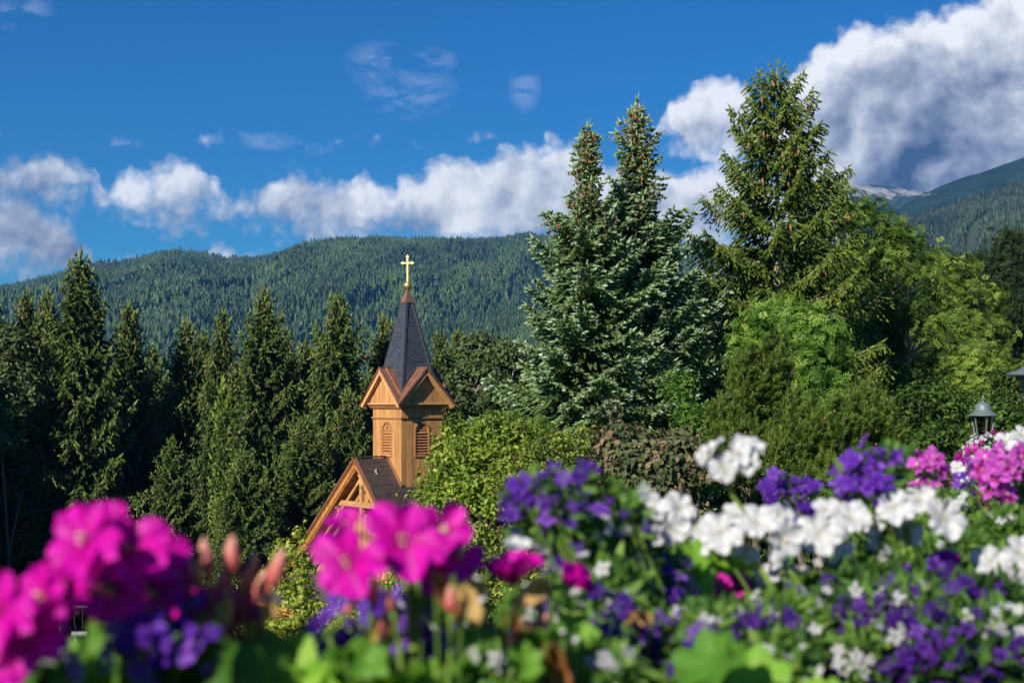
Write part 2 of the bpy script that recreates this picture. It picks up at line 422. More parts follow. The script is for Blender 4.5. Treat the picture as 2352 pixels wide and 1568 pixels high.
    hs = nt.nodes.new('ShaderNodeHueSaturation'); hs.inputs['Saturation'].default_value = 1.35; hs.inputs['Hue'].default_value = .505; L(sky.outputs[0], hs.inputs['Color'])
    st = nt.nodes.new('ShaderNodeVectorMath'); st.operation = 'MULTIPLY'; L(hs.outputs[0], st.inputs[0]); st.inputs[1].default_value = (SKY * .30, SKY * .86, SKY * 1.18)
    mx = nt.nodes.new('ShaderNodeMix'); mx.data_type = 'RGBA'; L(alpha, mx.inputs[0]); L(st.outputs[0], mx.inputs[6]); L(cc.outputs[0], mx.inputs[7])
    # faint high wisps
    wz = nt.nodes.new('ShaderNodeMapping'); L(cb.outputs[0], wz.inputs[0]); wz.inputs['Rotation'].default_value = (0, 0, .7)
    wz.inputs['Scale'].default_value = (4, 8, 1); wz.inputs['Location'].default_value = (.3, .2, 3)
    wn = noise(nt, 1.6, 6, .62, wz.outputs[0], .2); wn.noise_dimensions = '2D'
    wm = nt.nodes.new('ShaderNodeMapRange'); wm.interpolation_type = 'SMOOTHSTEP'; L(wn.outputs[0], wm.inputs[0]); wm.inputs[1].default_value = .40; wm.inputs[2].default_value = .62; wm.inputs[3].default_value = 0; wm.inputs[4].default_value = .25
    loc = None
    for (x, y, rx, ry) in ((.87, .15, .075, .05), (.94, .21, .10, .06), (.985, .14, .06, .03), (1.205, .20, .035, .055), (.62, .325, .06, .02), (.05, .03, .07, .04)):
        mp = nt.nodes.new('ShaderNodeMapping'); L(cb.outputs[0], mp.inputs[0]); mp.inputs['Location'].default_value = (-x / rx, -y / ry, 0); mp.inputs['Scale'].default_value = (1 / rx, 1 / ry, 0)
        ln = nt.nodes.new('ShaderNodeVectorMath'); ln.operation = 'LENGTH'; L(mp.outputs[0], ln.inputs[0])
        vv = math_('MULTIPLY_ADD', ln.outputs['Value'], -1.3, 1.6, clamp=True)
        loc = vv if loc is None else math_('MAXIMUM', loc, vv)
    wa = math_('MULTIPLY', math_('MULTIPLY', wm.outputs[0], loc), front)
    m2 = nt.nodes.new('ShaderNodeMix'); m2.data_type = 'RGBA'; L(wa, m2.inputs[0]); L(mx.outputs[2], m2.inputs[6]); m2.inputs[7].default_value = (.45, .52, .72, 1)
    bg = nt.nodes.new('ShaderNodeBackground'); bg.inputs['Strength'].default_value = 1; L(m2.outputs[2], bg.inputs[0])
    ou = nt.nodes.new('ShaderNodeOutputWorld'); L(bg.outputs[0], ou.inputs[0])


SKY = .052
build_world()

sd = bpy.data.lights.new('sun', 'SUN'); sd.energy = 5.0; sd.angle = R(.53); sd.color = (1, .93, .80)
so = bpy.data.objects.new('sun', sd); COL.objects.link(so)
sdir = Vector((math.sin(SUN_AZ) * math.cos(SUN_EL), math.cos(SUN_AZ) * math.cos(SUN_EL), math.sin(SUN_EL)))
so.rotation_euler = sdir.to_track_quat('Z', 'Y').to_euler(); so.location = sdir * 300

cd = bpy.data.cameras.new('camera'); cam = bpy.data.objects.new('camera', cd); COL.objects.link(cam); scn.camera = cam
cam.location = (0, 0, EYE); cam.rotation_euler = (R(90), 0, 0)
cd.lens = 50; cd.sensor_width = 36; cd.shift_y = (HZ - 682.67 / 2) / 1024; cd.clip_start = .05; cd.clip_end = 30000
cd.dof.use_dof = True; cd.dof.focus_distance = 60; cd.dof.aperture_fstop = 8.5; cd.dof.aperture_blades = 9

scn.view_settings.view_transform = 'Standard'; scn.view_settings.look = 'None'; scn.view_settings.exposure = .55; scn.view_settings.gamma = 1
cy = scn.cycles
cy.use_denoising = True
cy.max_bounces = 5; cy.diffuse_bounces = 2; cy.glossy_bounces = 2; cy.transmission_bounces = 4; cy.transparent_max_bounces = 6; cy.volume_bounces = 0
cy.sample_clamp_indirect = 3; cy.caustics_reflective = False; cy.caustics_refractive = False
cy.use_adaptive_sampling = True; cy.adaptive_threshold = .02

# ------------------------------------------------------------------ ground
def ground():
    ys = np.concatenate([np.linspace(-60, 0, 16), np.linspace(1, 8, 20), np.linspace(9, 120, 80), np.geomspace(125, 4650, 50)])
    xs = np.concatenate([-np.geomspace(3500, 62, 30), np.linspace(-60, 60, 101), np.geomspace(62, 3500, 30)])
    X, Y = np.meshgrid(xs, ys); Z = ground_h(X, Y)
    Z = Z + np.where(Y > 3.5, .06 * np.sin(X * 1.7) * np.cos(Y * 1.3), 0)
    m, n = X.shape
    i, j = np.meshgrid(np.arange(m - 1), np.arange(n - 1), indexing='ij'); A = i * n + j
    T = np.concatenate([np.stack([A, A + 1, A + n + 1], -1).reshape(-1, 3), np.stack([A, A + n + 1, A + n], -1).reshape(-1, 3)])
    a = Acc(); a.add(np.stack([X, Y, Z], -1), T)
    o = a.build('ground', plain('meadow_ground', (.055, .08, .022), .95, nscale=1.3, var=.5, bump=.5, bscale=20), smooth=True)
    tag(o, 'grassy ground sloping from the terrace down to the forest', kind='structure')


ground()

# ------------------------------------------------------------------ hills
RIDGE = [(-900, 700), (-300, 690), (0, 672), (70, 655), (130, 640), (230, 612), (300, 605), (360, 588), (400, 583), (450, 586), (520, 598), (570, 599), (640, 590), (690, 568),
         (750, 558), (850, 553), (1000, 557), (1120, 562), (1170, 552), (1210, 545), (1260, 552), (1400, 560), (1560, 569), (1650, 573), (1800, 580), (2100, 600), (2600, 600), (3300, 600)]


def spurs(x, s, seed):
    r = np.random.default_rng(seed); v = 0
    for k in range(7):
        f = 2 * np.pi / (s / 1.7 ** k); v = v + np.sin(x[0] * f * r.uniform(.6, 1.2) + x[1] * f * r.uniform(-.7, .7) + r.uniform(0, 6)) / 1.55 ** k
    return v


def hill(name, ridge, D0, D1, gx0, gx1, mat, label, relief, seed, z0=-4, ng=260, nd_=70, power=1.0, back=.15):
    rx = np.array([p[0] for p in ridge], float); ry = np.array([p[1] for p in ridge], float)

    def height(gx, D):
        top = EYE + (HZ - np.interp(gx, rx, ry) * K) / F * D1
        t = (D - D0) / (D1 - D0)
        tt = np.clip(t, 0, 1)
        X = (gx * K - 512) / F * D
        h = z0 + (top - z0) * tt ** power
        h = h + relief * spurs((X, D), relief * 14, seed) * np.sin(np.pi * np.clip(tt, 0, 1)) ** 1.0 * .5
        return np.where(t > 1, top - (t - 1) * (D1 - D0) * .35, h)
    gxs = np.linspace(gx0, gx1, ng); Ds = np.linspace(D0, D1 + (D1 - D0) * back, nd_)
    G, D = np.meshgrid(gxs, Ds); Z = height(G, D); X = (G * K - 512) / F * D
    m, n = X.shape
    i, j = np.meshgrid(np.arange(m - 1), np.arange(n - 1), indexing='ij'); A = i * n + j
    T = np.concatenate([np.stack([A, A + 1, A + n + 1], -1).reshape(-1, 3), np.stack([A, A + n + 1, A + n], -1).reshape(-1, 3)])
    a = Acc(); a.add(np.stack([X, D, Z], -1), T)
    o = a.build(name, mat, smooth=True); tag(o, label, kind='structure')
    return height


def hill_forest(name, height, gx0, gx1, D0, D1, n, hgt, mat, label, seed, skip=None):
    r = np.random.default_rng(seed)
    gx = r.uniform(gx0, gx1, n * 2); D = np.sqrt(r.uniform(D0 ** 2, D1 ** 2, n * 2))
    X = (gx * K - 512) / F * D
    clump = spurs((X, D), 260, seed + 5)
    keep = r.uniform(size=len(gx)) < .75 + .1 * clump
    if skip is not None: keep &= ~skip(gx, D, X)
    gx, D, X, clump = [v[keep][:n] for v in (gx, D, X, clump)]
    N = len(gx); Z = height(gx, D)
    pos = np.stack([X, D, Z - 1], -1)
    # three ragged tiers, five points each
    TV = []; TT = []
    for ti, (zb, zt, rb) in enumerate(((.05, .55, 1), (.3, .8, .74), (.58, 1.0, .42))):
        b = len(TV)
        for q in range(5):
            an = q * 2 * math.pi / 5 + ti * .6; TV.append((rb * math.cos(an), rb * math.sin(an), zb + .05 * (q % 2)))
        TV.append((0, 0, zt)); TT += [(b + q, b + (q + 1) % 5, b + 5) for q in range(5)]
    TV = np.array(TV); TT = np.array(TT)
    h = hgt * r.lognormal(0, .18, N); w = h * r.uniform(.19, .30, N)
    broad = r.uniform(size=N) < .12
    w = np.where(broad, h * .34, w); h = np.where(broad, h * .7, h)
    a = r.uniform(0, 6.28, N); ca, sa = np.cos(a), np.sin(a)
    jit = r.uniform(.65, 1.3, (N, len(TV)))
    x = (TV[:, 0] * ca[:, None] - TV[:, 1] * sa[:, None]) * w[:, None] * jit; y = (TV[:, 0] * sa[:, None] + TV[:, 1] * ca[:, None]) * w[:, None] * jit
    z = (TV[:, 2] + r.uniform(-.03, .03, (N, len(TV)))) * h[:, None]
    V = pos[:, None] + np.stack([x, y, z], -1)
    T = (np.arange(N) * len(TV))[:, None, None] + TT[None]
    tone = np.clip(.44 + .13 * clump + r.normal(0, .11, N) + .2 * broad, 0, 1)
    ac = Acc(); ac.add(V.reshape(-1, 3), T.reshape(-1, 3), np.repeat(tone, len(TV)))
    o = ac.build(name, mat); tag(o, label, 'forest', kind='stuff')


forest_floor = plain('forest_floor', (.022, .034, .014), .95, nscale=.01, var=.4)
farwood = foliage('far_conifers', [(.006, .018, .008), (.026, .055, .016), (.065, .115, .030), (.12, .17, .05)], .12)
shade_toned_wood = foliage('shade_toned_far_conifers', [(.005, .012, .007), (.016, .031, .014), (.038, .062, .024), (.08, .11, .045)], .1)  # darker copy of the far conifers; the cloud's shadow is put into the colour
h1 = hill('wooded_hill', RIDGE, 900, 2500, -900, 3300, forest_floor, 'long forested ridge across the valley behind the chapel', 42, 3, ng=420, nd_=90, power=1.0)
hill_forest('hill_forest', h1, -60, 2450, 1050, 2530, 92000, 10.5, farwood, 'dense conifer forest covering the long ridge behind the chapel', 4)

h0 = hill('distant_hill', [(-900, 690), (-200, 668), (0, 656), (25, 654), (60, 664), (120, 700), (400, 720)], 3000, 3900, -900, 400, forest_floor, 'small blue distant hill at the far left edge', 10, 9)

R1 = [(1500, 660), (1800, 600), (2000, 552), (2070, 522), (2130, 505), (2200, 478), (2280, 452), (2352, 425), (2500, 370), (2900, 250), (3300, 200)]
hR1 = hill('wooded_slope', R1, 800, 1900, 1500, 3300, plain('slope_ground', (.035, .05, .022), .95, nscale=.008, var=.5), 'dark wooded mountain slope at the right edge', 22, 21, ng=240)


def clearing(gx, D, X):
    # grassy open strip running down the slope
    t = (D - 1000) / 700
    return np.abs(gx - (2130 + 170 * t + 12 * np.sin(D * .02))) < 14 + 10 * np.sin(D * .013)


hill_forest('slope_forest', hR1, 1700, 2700, 900, 1930, 30000, 12, shade_toned_wood, 'conifer forest, cloud shade in its colour, on the right mountain slope with a pale clearing', 14, skip=clearing)

# open alpine slope with pale screes
def alpine(name, green, rock, scale, thr, seedloc):
    m, nt, out = newmat(name); L = nt.links.new
    tc = nt.nodes.new('ShaderNodeTexCoord'); mp = nt.nodes.new('ShaderNodeMapping'); L(tc.outputs['Object'], mp.inputs[0]); mp.inputs['Location'].default_value = seedloc
    mp.inputs['Scale'].default_value = (1, 1, 1.6)
    n1 = noise(nt, scale, 8, .62, mp.outputs[0], 1.2); n2 = noise(nt, scale * 6, 6, .6, mp.outputs[0])
    g = ramp(nt, [(.3, tuple(c * .55 for c in green)), (.7, tuple(c * 1.4 for c in green))], n2.outputs[0])
    r_ = ramp(nt, [(.3, tuple(c * .5 for c in rock)), (.65, rock)], n2.outputs[0])
    mk = ramp(nt, [(thr, (0, 0, 0)), (thr + .035, (1, 1, 1))], n1.outputs[0])
    mx = nt.nodes.new('ShaderNodeMix'); mx.data_type = 'RGBA'; L(mk.outputs[0], mx.inputs[0]); L(g.outputs[0], mx.inputs[6]); L(r_.outputs[0], mx.inputs[7])
    p = nt.nodes.new('ShaderNodeBsdfPrincipled'); p.inputs['Roughness'].default_value = .95; p.inputs['Specular IOR Level'].default_value = .1; L(mx.outputs[2], p.inputs['Base Color'])
    b = nt.nodes.new('ShaderNodeBump'); b.inputs['Strength'].default_value = 1; b.inputs['Distance'].default_value = 25; L(n1.outputs[0], b.inputs['Height']); L(b.outputs[0], p.inputs['Normal'])
    L(p.outputs[0], out.inputs[0]); return m


R2 = [(1500, 700), (1800, 620), (1950, 545), (2040, 492), (2110, 452), (2160, 428), (2210, 408), (2250, 398), (2300, 380), (2352, 362), (2500, 320), (3300, 240)]
hR2 = hill('alpine_slope', R2, 1950, 3000, 1500, 3300, alpine('alpine_slope', (.018, .036, .018), (.42, .40, .37), .0032, .59, (0, 0, 0)), 'green alpine slope with pale scree patches rising to the right', 34, 33, ng=300)  # green kept darker to stand in for the cloud's shadow on this slope
R3 = [(1300, 760), (1500, 720), (1700, 620), (1800, 520), (1865, 440), (1900, 428), (1950, 424), (2000, 424), (2060, 430), (2110, 438), (2200, 452), (2400, 460), (2800, 470)]
hR3 = hill('rocky_mountain', R3, 3100, 4200, 1300, 2800, alpine('mountain_rock', (.035, .05, .03), (.34, .33, .34), .0045, .53, (50, 20, 9)), 'bare rocky mountain under the dark cloud', 60, 41, ng=300)

# ------------------------------------------------------------------ air
def haze():
    a = Acc(); box(a, (-3600, -70, -6.5), (3600, 4700, 800))
    m, nt, out = newmat('haze_air')
    v = nt.nodes.new('ShaderNodeVolumePrincipled'); v.inputs['Density'].default_value = .000095
    v.inputs['Color'].default_value = (.10, .42, 1, 1); v.inputs['Anisotropy'].default_value = .1
    nt.links.new(v.outputs[0], out.inputs['Volume'])
    o = a.build('haze', m); tag(o, 'thin blue mountain air over the valley', kind='stuff')
    return o
# ------------------------------------------------------------------ chapel
WL = wood('larch_boards', (.58, .30, .115), 'z', .15, 'xy')
WB = wood('larch_beams', (.62, .34, .14), 'x', 3, 'z', .2)
WO = wood('orange_soffit_boards', (.58, .24, .06), 'y', .16, 'x', .2)
WT = wood('trim_wood', (.42, .19, .075), 'x', 3, 'z', .25)
WD = wood('louvre_wood', (.42, .185, .075), 'x', 3, 'z', .25)
SLATE = shingle('dark_slate', (.030, .033, .042), (.048, .052, .064), .17, .30, 'xy', .38)
SHING = shingle('brown_black_shingles', (.030, .022, .019), (.050, .038, .033), .2, .42, 'y', .6)
COPPER = plain('new_copper', (.50, .245, .16), .42, metal=.75, nscale=3, var=.22)
GOLD = plain('gilded_metal', (.70, .52, .20), .42, metal=.85, nscale=6, var=.06)
DARK = plain('dark_interior', (.03, .02, .015), .9)
chapel = empty('chapel', (-4.97, 67.65, 0), R(-50.9), 'orange wooden chapel with dark slate spire and gilded cross, below the forested ridge', 'chapel')
ZC = 9.80        # height of the cornice
W = 1.175        # half width of the tower
GE = 1.62        # half width of the gables
GH = 1.68


def tower():
    a = Acc()
    # walls with real window openings on the two seen faces (front = -y, right = +x)
    wz0, wz1, hw = 7.48, 8.92, .36       # louvre opening; arch above
    box(a, (-W, -W + .12, -3.2), (-W + .12, W, ZC))
    box(a, (-W + .12, W - .12, -3.2), (W, W, ZC))

    def face(map_):
        def bx(u0, u1, z0, z1):
            c = []
            for z in (z0, z1):
                c += [map_(u0, 0, z), map_(u1, 0, z), map_(u1, .12, z), map_(u0, .12, z)]
            hexa(a, c)
        bx(-W, -hw, -3.2, ZC); bx(hw, W, -3.2, ZC); bx(-hw, hw, -3.2, wz0)
        zt = wz1 - hw                     # springing of the arch
        top = ZC
        n = 14
        for i in range(n):
            t0, t1 = math.pi * i / n, math.pi * (i + 1) / n
            u0, u1 = -hw * math.cos(t0), -hw * math.cos(t1)
            z0, z1 = zt + hw * math.sin(t0), zt + hw * math.sin(t1)
            c = [map_(u0, 0, z0), map_(u1, 0, z1), map_(u1, .12, z1), map_(u0, .12, z0), map_(u0, 0, top), map_(u1, 0, top), map_(u1, .12, top), map_(u0, .12, top)]
            hexa(a, c)
    mf = lambda u, d, z: (u * (W if abs(u) < W - 1e-6 else W) / W, -W + d, z)
    mr = lambda u, d, z: (W - d, max(u, -W + .121), z) if u <= -W + 1e-6 else (W - d, min(u, W - .121), z)
    face(mf); face(mr)
    o = a.build('tower', WL, chapel)
    # louvred windows
    for rz, lab in ((0, None), (90, None)):
        wob = Acc()
        # frame
        for sx in (-1, 1): box(wob, (sx * (hw + .04) - .045, -W - .035, wz0 - .06), (sx * (hw + .04) + .045, -W + .06, wz1 - hw - .002))
        box(wob, (-hw - .09, -W - .05, wz0 - .13), (hw + .09, -W + .05, wz0 - .062))
        n = 16; zt = wz1 - hw
        for i in range(n):
            t0, t1 = math.pi * i / n, math.pi * (i + 1) / n
            c = []
            for dd in (-.035, .06):
                for (t, rr) in ((t0, hw - .005), (t1, hw - .005), (t1, hw + .085), (t0, hw + .085)):
                    c.append((-rr * math.cos(t), -W + dd, zt + rr * math.sin(t)))
            hexa(wob, c)
        w = wob.build('window', WT, o)
        rot = Matrix.Rotation(R(rz), 4, 'Z')
        w.data.transform(rot)
        # arched board with keyhole
        ab = Acc(); prof = [(-hw + .006, zt + .004)] + [(-(hw - .006) * math.cos(math.pi * i / 14), zt + .004 + (hw - .012) * math.sin(math.pi * i / 14)) for i in range(1, 14)] + [(hw - .006, zt + .004)]
        extrude_y(ab, [(x, z) for x, z in reversed(prof)], -W + .03, -W + .055)
        q = ab.build('arch_board', WD, w); q.data.transform(rot)
        kh = Acc()
        ang = np.linspace(0, 2 * math.pi, 12, endpoint=False)
        extrude_y(kh, [(.045 * math.cos(t), zt + .20 + .045 * math.sin(t)) for t in ang[::-1]], -W + .026, -W + .0295)
        extrude_y(kh, [(-.05, zt + .075), (.05, zt + .075), (.05, zt + .13), (.022, zt + .157), (-.022, zt + .157), (-.05, zt + .13)][::-1], -W + .0262, -W + .0296)
        k = kh.build('keyhole', DARK, w); k.data.transform(rot)
        sl = Acc()
        ns = 8
        for i in range(ns):
            z = wz0 + (zt - wz0) * (i + .5) / ns
            hexa(sl, [(-hw + .01, -W - .02, z - .055), (hw - .01, -W - .02, z - .055), (hw - .01, -W + .08, z + .035), (-hw + .01, -W + .08, z + .035),
                      (-hw + .01, -W - .02, z - .030), (hw - .01, -W - .02, z - .030), (hw - .01, -W + .08, z + .060), (-hw + .01, -W + .08, z + .060)])
        s_ = sl.build('slats', WD, w); s_.data.transform(rot)
        bk = Acc(); box(bk, (-hw, -W + .13, wz0), (hw, -W + .15, zt)); b_ = bk.build('dark_backing', DARK, w); b_.data.transform(rot)
    # cornices run round the tower
    c = Acc()
    def ring(e, z0, z1):
        lathe(c, [(math.sqrt(2) * (W - .05), z0), (math.sqrt(2) * (W + e), z0), (math.sqrt(2) * (W + e), z1), (math.sqrt(2) * (W - .05), z1)], n=4, square=True)
    ring(.065, 9.15, 9.21); ring(.035, 9.11, 9.148)
    ring(.06, 9.60, 9.66); ring(.13, 9.662, 9.73); ring(.19, 9.732, 9.80)
    c.build('cornice', WT, o)
    # corner boards
    cb = Acc()
    for sx, sy in ((1, -1), (-1, -1), (1, 1)):
        box(cb, (sx * W - .055, sy * W - .055, -3), (sx * W + .012 if sx > 0 else sx * W + .05, sy * W + .05 if sy < 0 else sy * W + .012, 9.1))
    return o


tw = tower()


def gables():
    # four gables with copper roofs round the foot of the spire
    for k in range(4):
        rot = Matrix.Rotation(R(90 * k), 4, 'Z')
        a = Acc()
        extrude_y(a, [(-GE + .22, ZC), (GE - .22, ZC), (0, ZC + GH - .24)], -W - .20, -W - .12)
        g = a.build('gable', WL, tw); g.data.transform(rot)
        b = Acc()
        # moulding under the gable
        box(b, (-GE + .12, -W - .26, ZC + .002), (GE - .12, -W - .204, ZC + .07))
        for s in (-1, 1):
            d = np.array([s * GE, 0, -GH]); dn = d / np.linalg.norm(d); up = np.array([s * GH, 0, GE]) / math.hypot(GH, GE)
            p0 = np.array([0, 0, ZC + GH]); p1 = p0 + d * 1.02
            for (yy, wd, hh, off) in ((-W - .385, .09, .15, -.13), (-W - .30, .08, .10, -.17)):
                beam(b, p0 + up * off + [0, yy, 0] - dn * .0, p1 + up * off + [0, yy, 0], wd, hh, up)
        bo = b.build('bargeboard', WB, g); bo.data.transform(rot)
        c = Acc()
        y0 = -GE - .02
        for s in (-1, 1):
            # roof sheet: from ridge to eave, inner edge follows the valley (diagonal) up to the spire
            th = .035
            e = GE * 1.03
            zr, ze = ZC + GH, ZC + GH - GH * 1.03
            sp = 1.16 - .198 * GH
            pts = [(0, y0, zr), (s * e, y0, ze), (s * e, -e, ze - .0), (s * 1.0, -1.0, ZC + GH * (1 - 1.0 / GE)), (0, -.80, zr)]
            V = [(x, y, z + th) for x, y, z in pts] + [(x, y, z - .02) for x, y, z in pts]
            n = 5; T = [(0, i, i + 1) for i in range(1, n - 1)] + [(n, n + i + 1, n + i) for i in range(1, n - 1)]
            for i in range(n):
                j = (i + 1) % n; T += [(i, n + i, n + j), (i, n + j, j)]
            c.add(V, T)
            # standing seams and rolled edge
            up = np.array([s * GH, 0, GE]) / math.hypot(GH, GE)
            for yy in (y0 + .03, y0 + .42):
                q0 = np.array([s * .02, yy, zr + th + .012]); t1 = .98 if yy < y0 + .1 else (-yy / e * .99)
                t1 = min(t1, .98)
                q1 = np.array([s * e * t1, yy, zr - (zr - ze) * t1 + th + .012])
                beam(c, q0, q1, .035, .045, up)
        beam(c, (0, y0, zr + th + .02), (0, -.80, zr + th + .02), .07, .05)
        co = c.build('copper_roof', COPPER, g); co.data.transform(rot)


gables()


def spire():
    a = Acc(); q2 = math.sqrt(2)
    zt = ZC + 4.83
    lathe(a, [(q2 * 1.16, ZC + .05), (q2 * .205, zt), (0, zt)], n=4, square=True)
    s = a.build('spire', SLATE, chapel)
    h = Acc()
    for sx, sy in ((1, 1), (1, -1), (-1, 1), (-1, -1)):
        # bent strips of slate each side of the hips, laid as overlapping pieces
        n = 30
        for i in range(n):
            z0 = ZC + .55 + (zt - ZC - .55) * i / n; z1 = ZC + .55 + (zt - ZC - .55) * (i + 1) / n + .03
            r0 = 1.16 - .198 * (z0 - ZC); r1 = 1.16 - .198 * (z1 - ZC)
            w = .13
            e0, e1 = .035, .012
            for ax in (0, 1):
                def pt(r, e, t, z):
                    p = [sx * (r + e), sy * (r + e)]
                    p[ax] -= (sx, sy)[ax] * t
                    return (p[0], p[1], z)
                def pi(r, t, z):
                    p = [sx * (r - .01), sy * (r - .01)]; p[ax] -= (sx, sy)[ax] * t; return (p[0], p[1], z)
                hexa(h, [pt(r0, e0, 0, z0), pt(r0, e0, w, z0 + .05), pi(r0, w, z0 + .05), pi(r0, 0, z0), pt(r1, e1, 0, z1), pt(r1, e1, w, z1 + .05), pi(r1, w, z1 + .05), pi(r1, 0, z1)])
    h.build('hip_slates', plain('hip_slate', (.04, .044, .055), .4, nscale=14, var=.35), s)
    c = Acc()
    lathe(c, [(q2 * .235, zt - .03), (q2 * .255, zt + .0), (q2 * .17, zt + .33), (q2 * .13, zt + .335), (q2 * .065, zt + .60), (0, zt + .60)], n=4, square=True)
    lathe(c, [(.05, zt + .55), (.055, zt + .68)], n=16)
    c.build('copper_cap', COPPER, s)
    b = Acc()
    zb = zt + .81
    prof = [(0, zb - .2)] + [(.2 * math.cos(t), zb + .19 * math.sin(t)) for t in np.linspace(-1.45, 1.45, 18)] + [(0, zb + .2)]
    lathe(b, prof, n=28)
    lathe(b, [(.205, zb - .012), (.212, zb), (.205, zb + .012)], n=28)
    ball = b.build('gilded_ball', GOLD, s, smooth=True)
    x = Acc()
    z0 = zb + .17; H = 1.30; w = .036; t = .024
    box(x, (-w, -t, z0), (w, t, z0 + H - .10))
    zc = z0 + H * .70
    box(x, (-.24, -t + .002, zc - w), (-w - .001, t - .002, zc + w)); box(x, (w + .001, -t + .002, zc - w), (.24, t - .002, zc + w))

    def trefoil(cx, cz, dx, dz):
        for (ox, oz, r) in ((dx * .03, dz * .03, .042), (dz * .045, dx * .045, .030), (-dz * .045, -dx * .045, .030), (dx * .07, dz * .07, .028)):
            an = np.linspace(0, 2 * math.pi, 12, endpoint=False)
            extrude_y(x, [(cx + ox + r * math.cos(q), cz + oz + r * math.sin(q)) for q in an[::-1]], -t - .003 - r * .02, t + .003 + r * .02)
    trefoil(-.235, zc, -1, 0); trefoil(.235, zc, 1, 0); trefoil(0, z0 + H - .10, 0, 1)
    cr = x.build('cross', GOLD, s)
    cr.data.transform(Matrix.Rotation(R(50.9 - 12), 4, 'Z'))


spire()


def nave():
    zr = 7.22; yf = -2.99; yb = 11
    SL, SR = (5.84, 1.94), (4.75, 1.94)        # half widths left/right, eave height
    def zl(x): return zr - (zr - SL[1]) * (-x) / SL[0] if x < 0 else zr - (zr - SR[1]) * x / SR[0]
    # walls
    a = Acc()
    extrude_y(a, [(-SL[0] + .9, -3.2), (SR[0] - .9, -3.2), (SR[0] - .9, zl(SR[0] - .9) - .2), (0, zr - .22), (-SL[0] + .9, zl(-SL[0] + .9) - .2)], -2.02, -1.90)
    box(a, (SR[0] - 1.05, -1.90, -3.2), (SR[0] - .9, yb - .3, zl(SR[0] - .9) - .2)); box(a, (-SL[0] + .9, -1.90, -3.2), (-SL[0] + 1.05, yb - .3, zl(-SL[0] + .9) - .2))
    extrude_y(a, [(-SL[0] + .9, -3.2), (SR[0] - .9, -3.2), (SR[0] - .9, zl(SR[0] - .9) - .2), (0, zr - .22), (-SL[0] + .9, zl(-SL[0] + .9) - .2)], yb - .42, yb - .3)
    wv = a.build('nave_wall', WL, chapel)
    # roof: shingles over orange boards; left out where the tower rises through it
    r = Acc(); so_ = Acc(); cop = Acc()
    for (hw_, ez, s) in ((SL[0], SL[1], -1), (SR[0], SR[1], 1)):
        L_ = math.hypot(hw_, zr - ez); up = np.array([s * (zr - ez), 0, hw_]) / L_
        def slab(ac, x0, x1, y0, y1, o0, o1, mi=0):
            f = lambda x: np.array([s * x, 0, zr - (zr - ez) * x / hw_])
            p = [f(x0), f(x1)]
            c = []
            for off in (o0, o1):
                for (q, yy) in ((p[0], y0), (p[1], y0), (p[1], y1), (p[0], y1)):
                    v = q + up * off; v[1] = yy; c.append(v)
            hexa(ac, c, mi=mi)
        for (y0, y1, x0) in ((yf, -W - .002, 0), (-W - .002, W, W + .002), (W, yb, 0)):
            slab(r, x0, hw_ + .12, y0, y1, .0, .09)
            slab(so_, x0, hw_, y0 + (.02 if y0 == yf else 0), y1, -.05, -.002)
        # outer orange rake board
        d = np.array([s * hw_, 0, -(zr - ez)]); p0 = np.array([0, yf + .07, zr]); 
        beam(so_, p0 - up * .14, p0 + d - up * .14, .05, .17, up)
        beam(cop, p0 + up * .06 - [0, .11, 0], p0 + d * 1.02 + up * .06 - [0, .11, 0], .035, .11, up)
        beam(cop, p0 + up * .115 - [0, .06, 0], p0 + d * 1.02 + up * .115 - [0, .06, 0], .14, .02, up)
        # flashing against the tower face
        fx = W if s > 0 else W
        q = np.array([s * fx, -W - .03, zr - (zr - ez) * fx / hw_])
        beam(cop, np.array([0, -W - .05, zr]) + up * .14, q + up * .14, .09, .10, up)
    rf = r.build('nave_roof', SHING, chapel)
    so_.build('soffit', WO, rf)
    beam(cop, (0, yf, zr + .14), (0, -W - .02, zr + .14), .05, .02)
    cop.build('copper_flashing', COPPER, rf)
    rc = Acc()
    n = 6
    for i in range(n):
        y0 = yf + .05 + (-W - yf - .1) * i / n; y1 = yf + .05 + (-W - yf - .1) * (i + 1) / n + .03
        beam(rc, (0, y0, zr + .135 + .02), (0, y1, zr + .125), .2, .07)
    rc.build('ridge_tiles', plain('ridge_tile', (.05, .038, .035), .5, nscale=9), rf)
    # snow guard fin on the right slope
    v = Acc(); x = 1.0 * .55; zz = zr - (zr - SR[1]) * x / SR[0] + .10
    v.add([(x, -2.30, zz + .0), (x - .06, -2.12, zz + .08), (x + .2, -2.2, zz - .16), (x + .06, -2.18, zz + .14)], [(0, 1, 2), (0, 2, 3), (1, 3, 2), (0, 3, 1)])
    v.build('roof_vent', plain('grey_zinc', (.10, .11, .13), .6, metal=.2), rf)
    # truss in front of the wall
    t = Acc(); yt = yf + .42
    zb = 5.18
    for (hw_, ez, s) in ((SL[0], SL[1], -1), (SR[0], SR[1], 1)):
        L_ = math.hypot(hw_, zr - ez); up = np.array([s * (zr - ez), 0, hw_]) / L_
        d = np.array([s * hw_, 0, -(zr - ez)])
        p0 = np.array([0, yf + .17, zr]); beam(t, p0 - up * .17 + d * .005, p0 + d * .99 - up * .17, .13, .22, up)       # light rafter behind the rake board
        p0 = np.array([0, yt, zr - .02])
        beam(t, p0 - up * .60, p0 + d * .95 - up * .60, .12, .13, up)                                     # inner rafter
        # purlin ends
        q = p0 + d * ((zr - zb) / (zr - ez)) * .92
        box(t, (q[0] - .09, yf + .25, zb - .30), (q[0] + .09, -1.95, zb - .16))
        box(t, (q[0] - .09 - s * .28, yf + .25, zb - .44), (q[0] + .09 - s * .28, -1.95, zb - .305))
